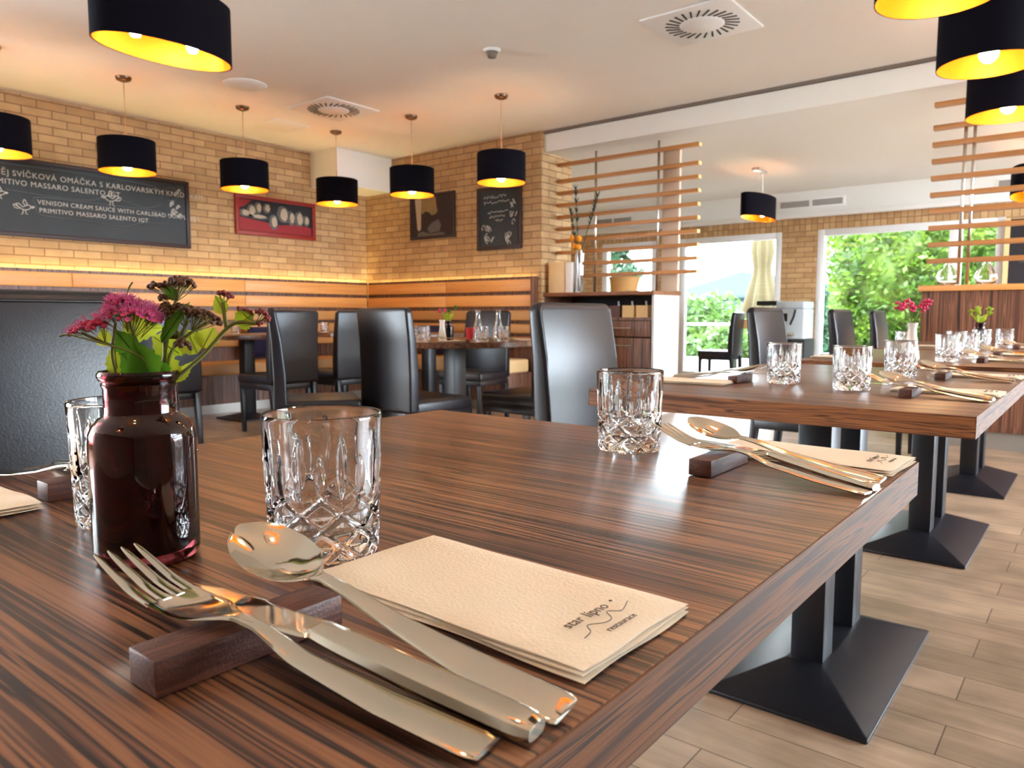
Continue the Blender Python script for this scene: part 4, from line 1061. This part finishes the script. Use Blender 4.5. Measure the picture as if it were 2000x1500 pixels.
sprig('long sprig with red buds arching to the right of the amber vase',
      [[P(325, 765), P(350, 735), P(400, 690), P(440, 645), P(463, 630), P(500, 632)], [P(442, 642), P(438, 610), P(436, 590)]],
      leaves=[(P(463, 634), P(497, 612), .0075, 'leaf', .05), (P(386, 690), P(362, 642, .004), .0095, 'leaf'), (P(396, 680), P(418, 636, .006), .009, 'leaf'), (P(440, 612), P(418, 576), .0055, 'leaf'), (P(345, 745, .002), P(375, 705, .004), .0045, 'leaf'), (P(330, 750, -.004), P(318, 722, -.006), .006, 'leafdk')],
      heads=[umbel(440, 576, 17, 8, 30, 'redbud', r=.0011, foot=(437, 592), seed=13, tilt=.25), umbel(478, 607, 16, 7, 24, 'redbud', r=.0011, foot=(495, 630), seed=14, tilt=.35), umbel(514, 614, 16, 13, 32, 'redbud', r=.0011, foot=(498, 631), seed=15, tilt=.6), umbel(506, 632, 9, 7, 12, 'redbud', r=.0011, foot=(498, 630), seed=16)], r=.0014)

def posy(x, y, z, name, label, mat, n=3, h=.09, spread=.05, green=True, r=.011, seed=0):
    rn = random.Random(seed); e = empty(name, (x, y, z), 0, label, 'flowers')
    for k in range(n):
        a = 2*PI*k/n+seed; t_ = Vector((spread*math.cos(a), spread*math.sin(a), h*rn.uniform(.75, 1.15)))
        MB().tube([(0, 0, -.08), (t_.x*.3, t_.y*.3, h*.3), t_], .0012, 5).build('stem', 'stem', e, smooth=True)
        b_ = MB()
        for q in range(22):
            d = Vector((rn.gauss(0, 1), rn.gauss(0, 1), rn.gauss(0, 1))).normalized(); b_.ball(t_+d*r*rn.uniform(.4, 1.35), r*.36, 6, 4)
        b_.build('blossom', mat, e, smooth=True)
    if green:
        for k in range(5):
            a = k*1.3+seed; lm = MB(); leaf_mesh(lm, (0, 0, .0), (spread*.8*math.cos(a), spread*.8*math.sin(a), h*.7), .012, .2, serr=False); lm.build('leaf', 'leaf', e, smooth=True)
    return e
def slimvase(x, y, label):
    o = MB().lathe([(.0, .001), (.027, 0), (.029, .006), (.017, .085), (.0145, .115), (.019, .135), (.0195, .137), (.017, .137), (.0125, .115), (.014, .085), (.02, .02), (.0, .01)], 32).build('white_vase', 'ceramic', smooth='auto', loc=(x, y, .7503))
    return tag(o, label, 'vase', 'slim white vases')
slimvase(-.565, 3.10, 'slim white vase with magenta flowers on the third table')
posy(-.565, 3.10, .885, 'pink_flowers', 'magenta flowers in the slim white vase on the third table', 'magenta', 5, .075, .045, seed=1, r=.014, green=False)
posy(-.50, 4.43, .88, 'green_sprig', 'pale green sprig in the dark bottle on the fourth table', 'leaf', 5, .06, .045, seed=2)
slimvase(-3.24, 3.36, 'slim white vase with dark red flowers at the front of the round table')
posy(-3.24, 3.36, .885, 'red_flowers', 'dark red flowers in the slim vase on the round table', 'magenta', 2, .07, .03, seed=3, green=False)
posy(-3.47, 3.66, .88, 'green_leaves', 'yellow-green leaves in the dark bottle on the round table', 'leafdk', 4, .08, .05, seed=4)
slimvase(-5.85, 4.66, 'slim white vase on the corner square table')
posy(-5.85, 4.66, .885, 'red_flowers', 'red flowers in the slim vase on the corner square table', 'magenta', 3, .05, .03, seed=5, green=False)
for k, (x, y) in enumerate(((-3.38, 3.86), (-3.29, 3.97))):
    o = MB().lathe([(.0, .002), (.036, 0), (.04, .008), (.038, .07), (.018, .14), (.016, .18), (.022, .205), (.020, .205), (.0142, .18), (.016, .14), (.035, .07), (.036, .012), (.0, .008)], 32).build('carafe', 'crystal', smooth='auto', loc=(x, y, .7503))
    tag(o, 'clear glass carafe on the round table, ' + ['left one of two', 'right one of two'][k], 'carafe', 'carafes on the round table')
o = MB().lathe([(.0, 0), (.028, 0), (.03, .004), (.034, .08), (.0, .081)], 28).build('candle_glass', 'redcloth', smooth='auto', loc=(-3.45, 3.86, .7503)); tag(o, 'red candle glass between vase and carafes on the round table', 'candle')

# ================================================================== PLACE SETTINGS
def sweep(m_, spine, N=14, ex=4):
    """spine rows: x, y, z, halfwidth, halfthick, cup"""
    b0 = len(m_.v); K = N*2
    for (x, y, z, w_, t_, cup) in spine:
        ring = []
        for j in range(N+1):
            u = -1+2*j/N; ring.append((x, y+u*w_, z+t_*math.sqrt(max(0, 1-abs(u)**ex))-cup*(1-u*u)))
        for j in range(N-1, 0, -1):
            u = -1+2*j/N; ring.append((x, y+u*w_, z-t_*math.sqrt(max(0, 1-abs(u)**ex))-cup*(1-u*u)))
        m_.v += ring
    for i in range(len(spine)-1):
        for k in range(K):
            k2 = (k+1) % K; m_.f.append((b0+i*K+k, b0+i*K+k2, b0+(i+1)*K+k2, b0+(i+1)*K+k))
    m_.f.append(tuple(b0+k for k in reversed(range(K)))); e0 = b0+(len(spine)-1)*K; m_.f.append(tuple(e0+k for k in range(K)))
def interp(keys, n):
    out = []
    for i in range(n+1):
        x = keys[0][0]+(keys[-1][0]-keys[0][0])*i/n
        for a, b_ in zip(keys, keys[1:]):
            if a[0] <= x <= b_[0]+1e-9:
                t_ = (x-a[0])/(b_[0]-a[0]); out.append([x]+[a[j]+(b_[j]-a[j])*t_ for j in range(1, 6)]); break
    for _ in range(3):
        out = [out[0]]+[[p[0]]+[(o_[j]+2*p[j]+q[j])/4 for j in range(1, 6)] for o_, p, q in zip(out, out[1:], out[2:])]+[out[-1]]
    return out
# local frame: x = 0 at the handle end, heads point to +x; the wooden rest is crossed near x = .145
def fork_mesh():
    m_ = MB()
    k = [(0, 0, .0022, .0084, .0012, 0), (.002, 0, .0022, .0100, .0016, 0), (.05, 0, .0065, .0092, .0017, 0), (.10, 0, .0135, .0062, .0018, 0), (.125, 0, .0218, .0040, .0019, 0), (.140, 0, .0235, .0040, .0017, 0), (.150, 0, .0228, .0085, .0012, .0002), (.160, 0, .0222, .0140, .0010, .0010), (.175, 0, .0226, .0148, .0010, .0014), (.190, 0, .0244, .0146, .0010, .0012)]
    sweep(m_, interp(k, 76))
    for i in range(4):
        y = -.01145+.00763*i
        kk = [(.187, y, .0232, .0031, .0011, 0), (.204, y, .0268, .0028, .0011, 0), (.222, y*.98, .0340, .0023, .0010, 0), (.234, y*.97, .0392, .0016, .0008, 0), (.2365, y*.97, .0402, .0007, .0004, 0)]
        sweep(m_, interp(kk, 18), 6)
    return m_
def spoon_mesh():
    m_ = MB()
    k = [(0, 0, .0022, .0084, .0012, 0), (.002, 0, .0022, .0100, .0016, 0), (.05, 0, .0070, .0090, .0017, 0), (.10, 0, .0150, .0060, .0018, 0), (.135, 0, .0235, .0040, .0020, 0), (.152, 0, .0262, .0034, .0017, 0), (.158, 0, .0262, .0050, .0011, .0003), (.164, 0, .0262, .0115, .0008, .0016), (.174, 0, .0285, .0178, .0008, .0050), (.190, 0, .0320, .0205, .0008, .0078), (.206, 0, .0365, .0186, .0008, .0066), (.216, 0, .0398, .0138, .0008, .0038), (.2215, 0, .0418, .0080, .0007, .0014), (.2235, 0, .0426, .0020, .0005, .0001)]
    sweep(m_, interp(k, 110), 18)
    return m_
def knife_mesh():
    m_ = MB()
    k = [(0, 0, .0040, .0070, .0030, 0), (.003, 0, .0045, .0094, .0040, 0), (.05, 0, .0095, .0098, .0045, 0), (.10, 0, .0160, .0092, .0038, 0), (.116, 0, .0182, .0078, .0030, 0)]
    sweep(m_, interp(k, 40), 10)
    k = [(.1145, 0, .0181, .0078, .0016, 0), (.118, 0, .0181, .0100, .0009, 0), (.150, 0, .0181, .0106, .0008, 0), (.162, 0, .0181, .0108, .0008, 0), (.166, -.0014, .0181, .0122, .0007, 0), (.20, -.0010, .0183, .0116, .0006, 0), (.222, .0012, .0186, .0090, .0005, 0), (.236, .0056, .0188, .0044, .0004, 0), (.240, .0080, .0189, .0016, .0003, 0)]
    sweep(m_, interp(k, 70), 16, 24)
    return m_
FO = fork_mesh().build('fork', 'steel', smooth='auto'); SPO = spoon_mesh().build('spoon', 'steel', smooth='auto'); KN = knife_mesh().build('knife', 'steel', smooth='auto')
for o in (FO, SPO, KN): o.location = (0, 0, -50)
def napkin_proto():
    e = empty('napkin', (0, 0, 0)); rn = random.Random(3)
    for layer in range(3):
        m_ = MB(); NX, NY = 24, 12; w2, h2 = .102-layer*.0008, .052-layer*.0006; z0 = .0008+layer*.0022; t_ = .0019
        for s in (0, 1):
            for i in range(NX+1):
                for j in range(NY+1):
                    u, v = i/NX*2-1, j/NY*2-1; ed = min(1, (1-abs(u))*9, (1-abs(v))*6)
                    zz = z0+s*t_*(0.35+.65*ed)+.0006*math.sin(u*5+layer)*math.cos(v*3)*(.4+.6*s)*(layer/2)
                    if s == 0: zz = z0+(1-ed)*t_*.2
                    m_.v.append((u*w2+.0008*math.sin(v*4+layer*2), v*h2+.0010*math.sin(u*6+layer), zz))
            b0 = s*(NX+1)*(NY+1)
            for i in range(NX):
                for j in range(NY):
                    a = b0+i*(NY+1)+j; m_.f.append((a, a+1, a+NY+2, a+NY+1))
        S = (NX+1)*(NY+1)
        rim = [i*(NY+1) for i in range(NX+1)]+[NX*(NY+1)+j for j in range(1, NY+1)]+[i*(NY+1)+NY for i in range(NX-1, -1, -1)]+[j for j in range(NY-1, 0, -1)]
        for a, b_ in zip(rim, rim[1:]+rim[:1]): m_.f.append((a, b_, b_+S, a+S))
        m_.build('paper_layer', 'napkin', e, smooth='auto')
    zt = .0083
    text('printed_word', 'star', .0098, 'ink', e, frame_mtx((.073, -.022, zt), (0, 1, 0), (-1, 0, 0)), .0001)
    text('printed_word', 'lipno', .0098, 'ink', e, frame_mtx((.073, -.0035, zt), (0, 1, 0), (-1, 0, 0)), .0001)
    text('printed_mark', '®', .003, 'ink', e, frame_mtx((.070, .0215, zt), (0, 1, 0), (-1, 0, 0)), .0001)
    text('printed_word', 'restaurace', .0062, 'ink', e, frame_mtx((.0905, -.0115, zt), (0, 1, 0), (-1, 0, 0)), .0001)
    pts = smoothpts([(.0850, -.026), (.0830, -.018), (.0775, -.0125), (.0825, -.004), (.0820, .003), (.0755, .0085), (.0805, .014), (.0795, .020), (.0765, .028)], 5)
    MB().tube([(a, b_, zt) for a, b_ in pts], .00028, 4).build('printed_mountain_line', 'ink', e)
    return e
NP = napkin_proto(); NP.location = (0, 0, -50)
RS = MB().box(-.0125, .0125, -.05, .05, 0, .017).build('cutlery_rest', 'walnut', bevel=.0012); RS.location = (0, 0, -50)
used = set()
def inst(src, loc, rz, label, cat, group):
    if src.name in used: o = copy_tree(src)
    else: used.add(src.name); o = src
    o.location = loc; o.rotation_euler = (0, 0, rz); return tag(o, label, cat, group)
TZ = .7504
def piece(src, e, tip, L, label, cat, group, dz=0):
    d = Vector(tip)-Vector(e); o = inst(src, (e[0], e[1], TZ+dz), math.atan2(d.y, d.x), label, cat, group)
    if src.name == 'spoon': o.rotation_euler.x = -.22 if d.x < 0 else .12; o.location.z += .0018     # spoons lie rolled a little
    return o
where = None
def setting(where, rest, rrz=0, fork=None, knife=None, spoon=None, nap=None, nrz=0):
    if rest: inst(RS, (rest[0], rest[1], TZ), rrz, 'small dark walnut cutlery rest ' + where, 'cutlery rest', 'wooden cutlery rests')
    if fork: piece(FO, *fork, .232, 'steel dinner fork ' + where, 'fork', 'forks', .0)
    if knife: piece(KN, *knife, .24, 'steel table knife ' + where, 'knife', 'knives', .0)
    if spoon: piece(SPO, *spoon, .2235, 'steel soup spoon ' + where, 'spoon', 'spoons', .0)
    if nap: inst(NP, (nap[0], nap[1], TZ), nrz, 'cream paper napkin with logo ' + where, 'napkin', 'cream napkins')
setting('in front of the amber vase on the nearest table', (-.322, .193), .0, ((-.173, .202), (-.408, .170)), ((-.164, .221), (-.393, .190)), ((-.163, .240), (-.40, .240)), (-.274, .322), -.02)
setting('at the far right corner of the nearest table', (-.318, .757), 0, ((-.162, .727), (-.383, .768)), ((-.160, .748), (-.41, .822)), ((-.162, .786), (-.382, .828)), (-.262, .880), -.04)
setting('at the left side of the nearest table', (-.733, .297), 0, ((-.89, .335), (-.66, .34)), ((-.885, .315), (-.65, .318)), ((-.888, .255), (-.665, .285)), (-.80, .185), PI)
setting('at the right front corner of the second table', (-.308, 1.70), 0, ((-.163, 1.655), (-.39, 1.712)), ((-.160, 1.678), (-.405, 1.742)), ((-.165, 1.705), (-.385, 1.775)), (-.258, 1.815), -.03)
setting('at the far right corner of the second table', (-.325, 2.21), 0, ((-.170, 2.168), (-.39, 2.205)), ((-.168, 2.193), (-.42, 2.235)), ((-.172, 2.218), (-.39, 2.28)), (-.262, 2.335), -.03)
setting('at the left front corner of the second table', (-.705, 1.795), 0, ((-.875, 1.76), (-.645, 1.80)), ((-.895, 1.82), (-.66, 1.85)), ((-.885, 1.79), (-.645, 1.83)), (-.80, 1.70), PI+.1)
setting('at the right front corner of the third table', (-.335, 3.08), 0, ((-.175, 3.04), (-.40, 3.09)), ((-.178, 3.062), (-.42, 3.105)), ((-.18, 3.09), (-.40, 3.145)), (-.262, 3.19), 0)
setting('at the right back corner of the third table', (-.335, 3.55), 0, ((-.175, 3.51), (-.40, 3.56)), ((-.178, 3.532), (-.42, 3.575)), ((-.18, 3.56), (-.40, 3.615)), (-.262, 3.67), 0)
setting('at the right side of the fourth table', (-.335, 4.36), 0, ((-.175, 4.31), (-.40, 4.36)), ((-.178, 4.332), (-.42, 4.375)), ((-.18, 4.36), (-.40, 4.415)), (-.262, 4.47), 0)
setting('at the front of the round table', (-3.06, 3.40), .7, None, None, ((-3.02, 3.40), (-3.20, 3.28)), (-3.20, 3.42), .9)
setting('at the right of the round table', (-3.15, 3.83), 0, ((-2.96, 3.80), (-3.2, 3.83)), None, None, (-3.06, 3.93), 0)
inst(NP, (-.80, 3.05, TZ), PI, 'cream paper napkin with logo at the left side of the third table', 'napkin', 'cream napkins')
inst(NP, (-.80, 4.45, TZ), PI, 'cream paper napkin with logo at the left side of the fourth table', 'napkin', 'cream napkins')
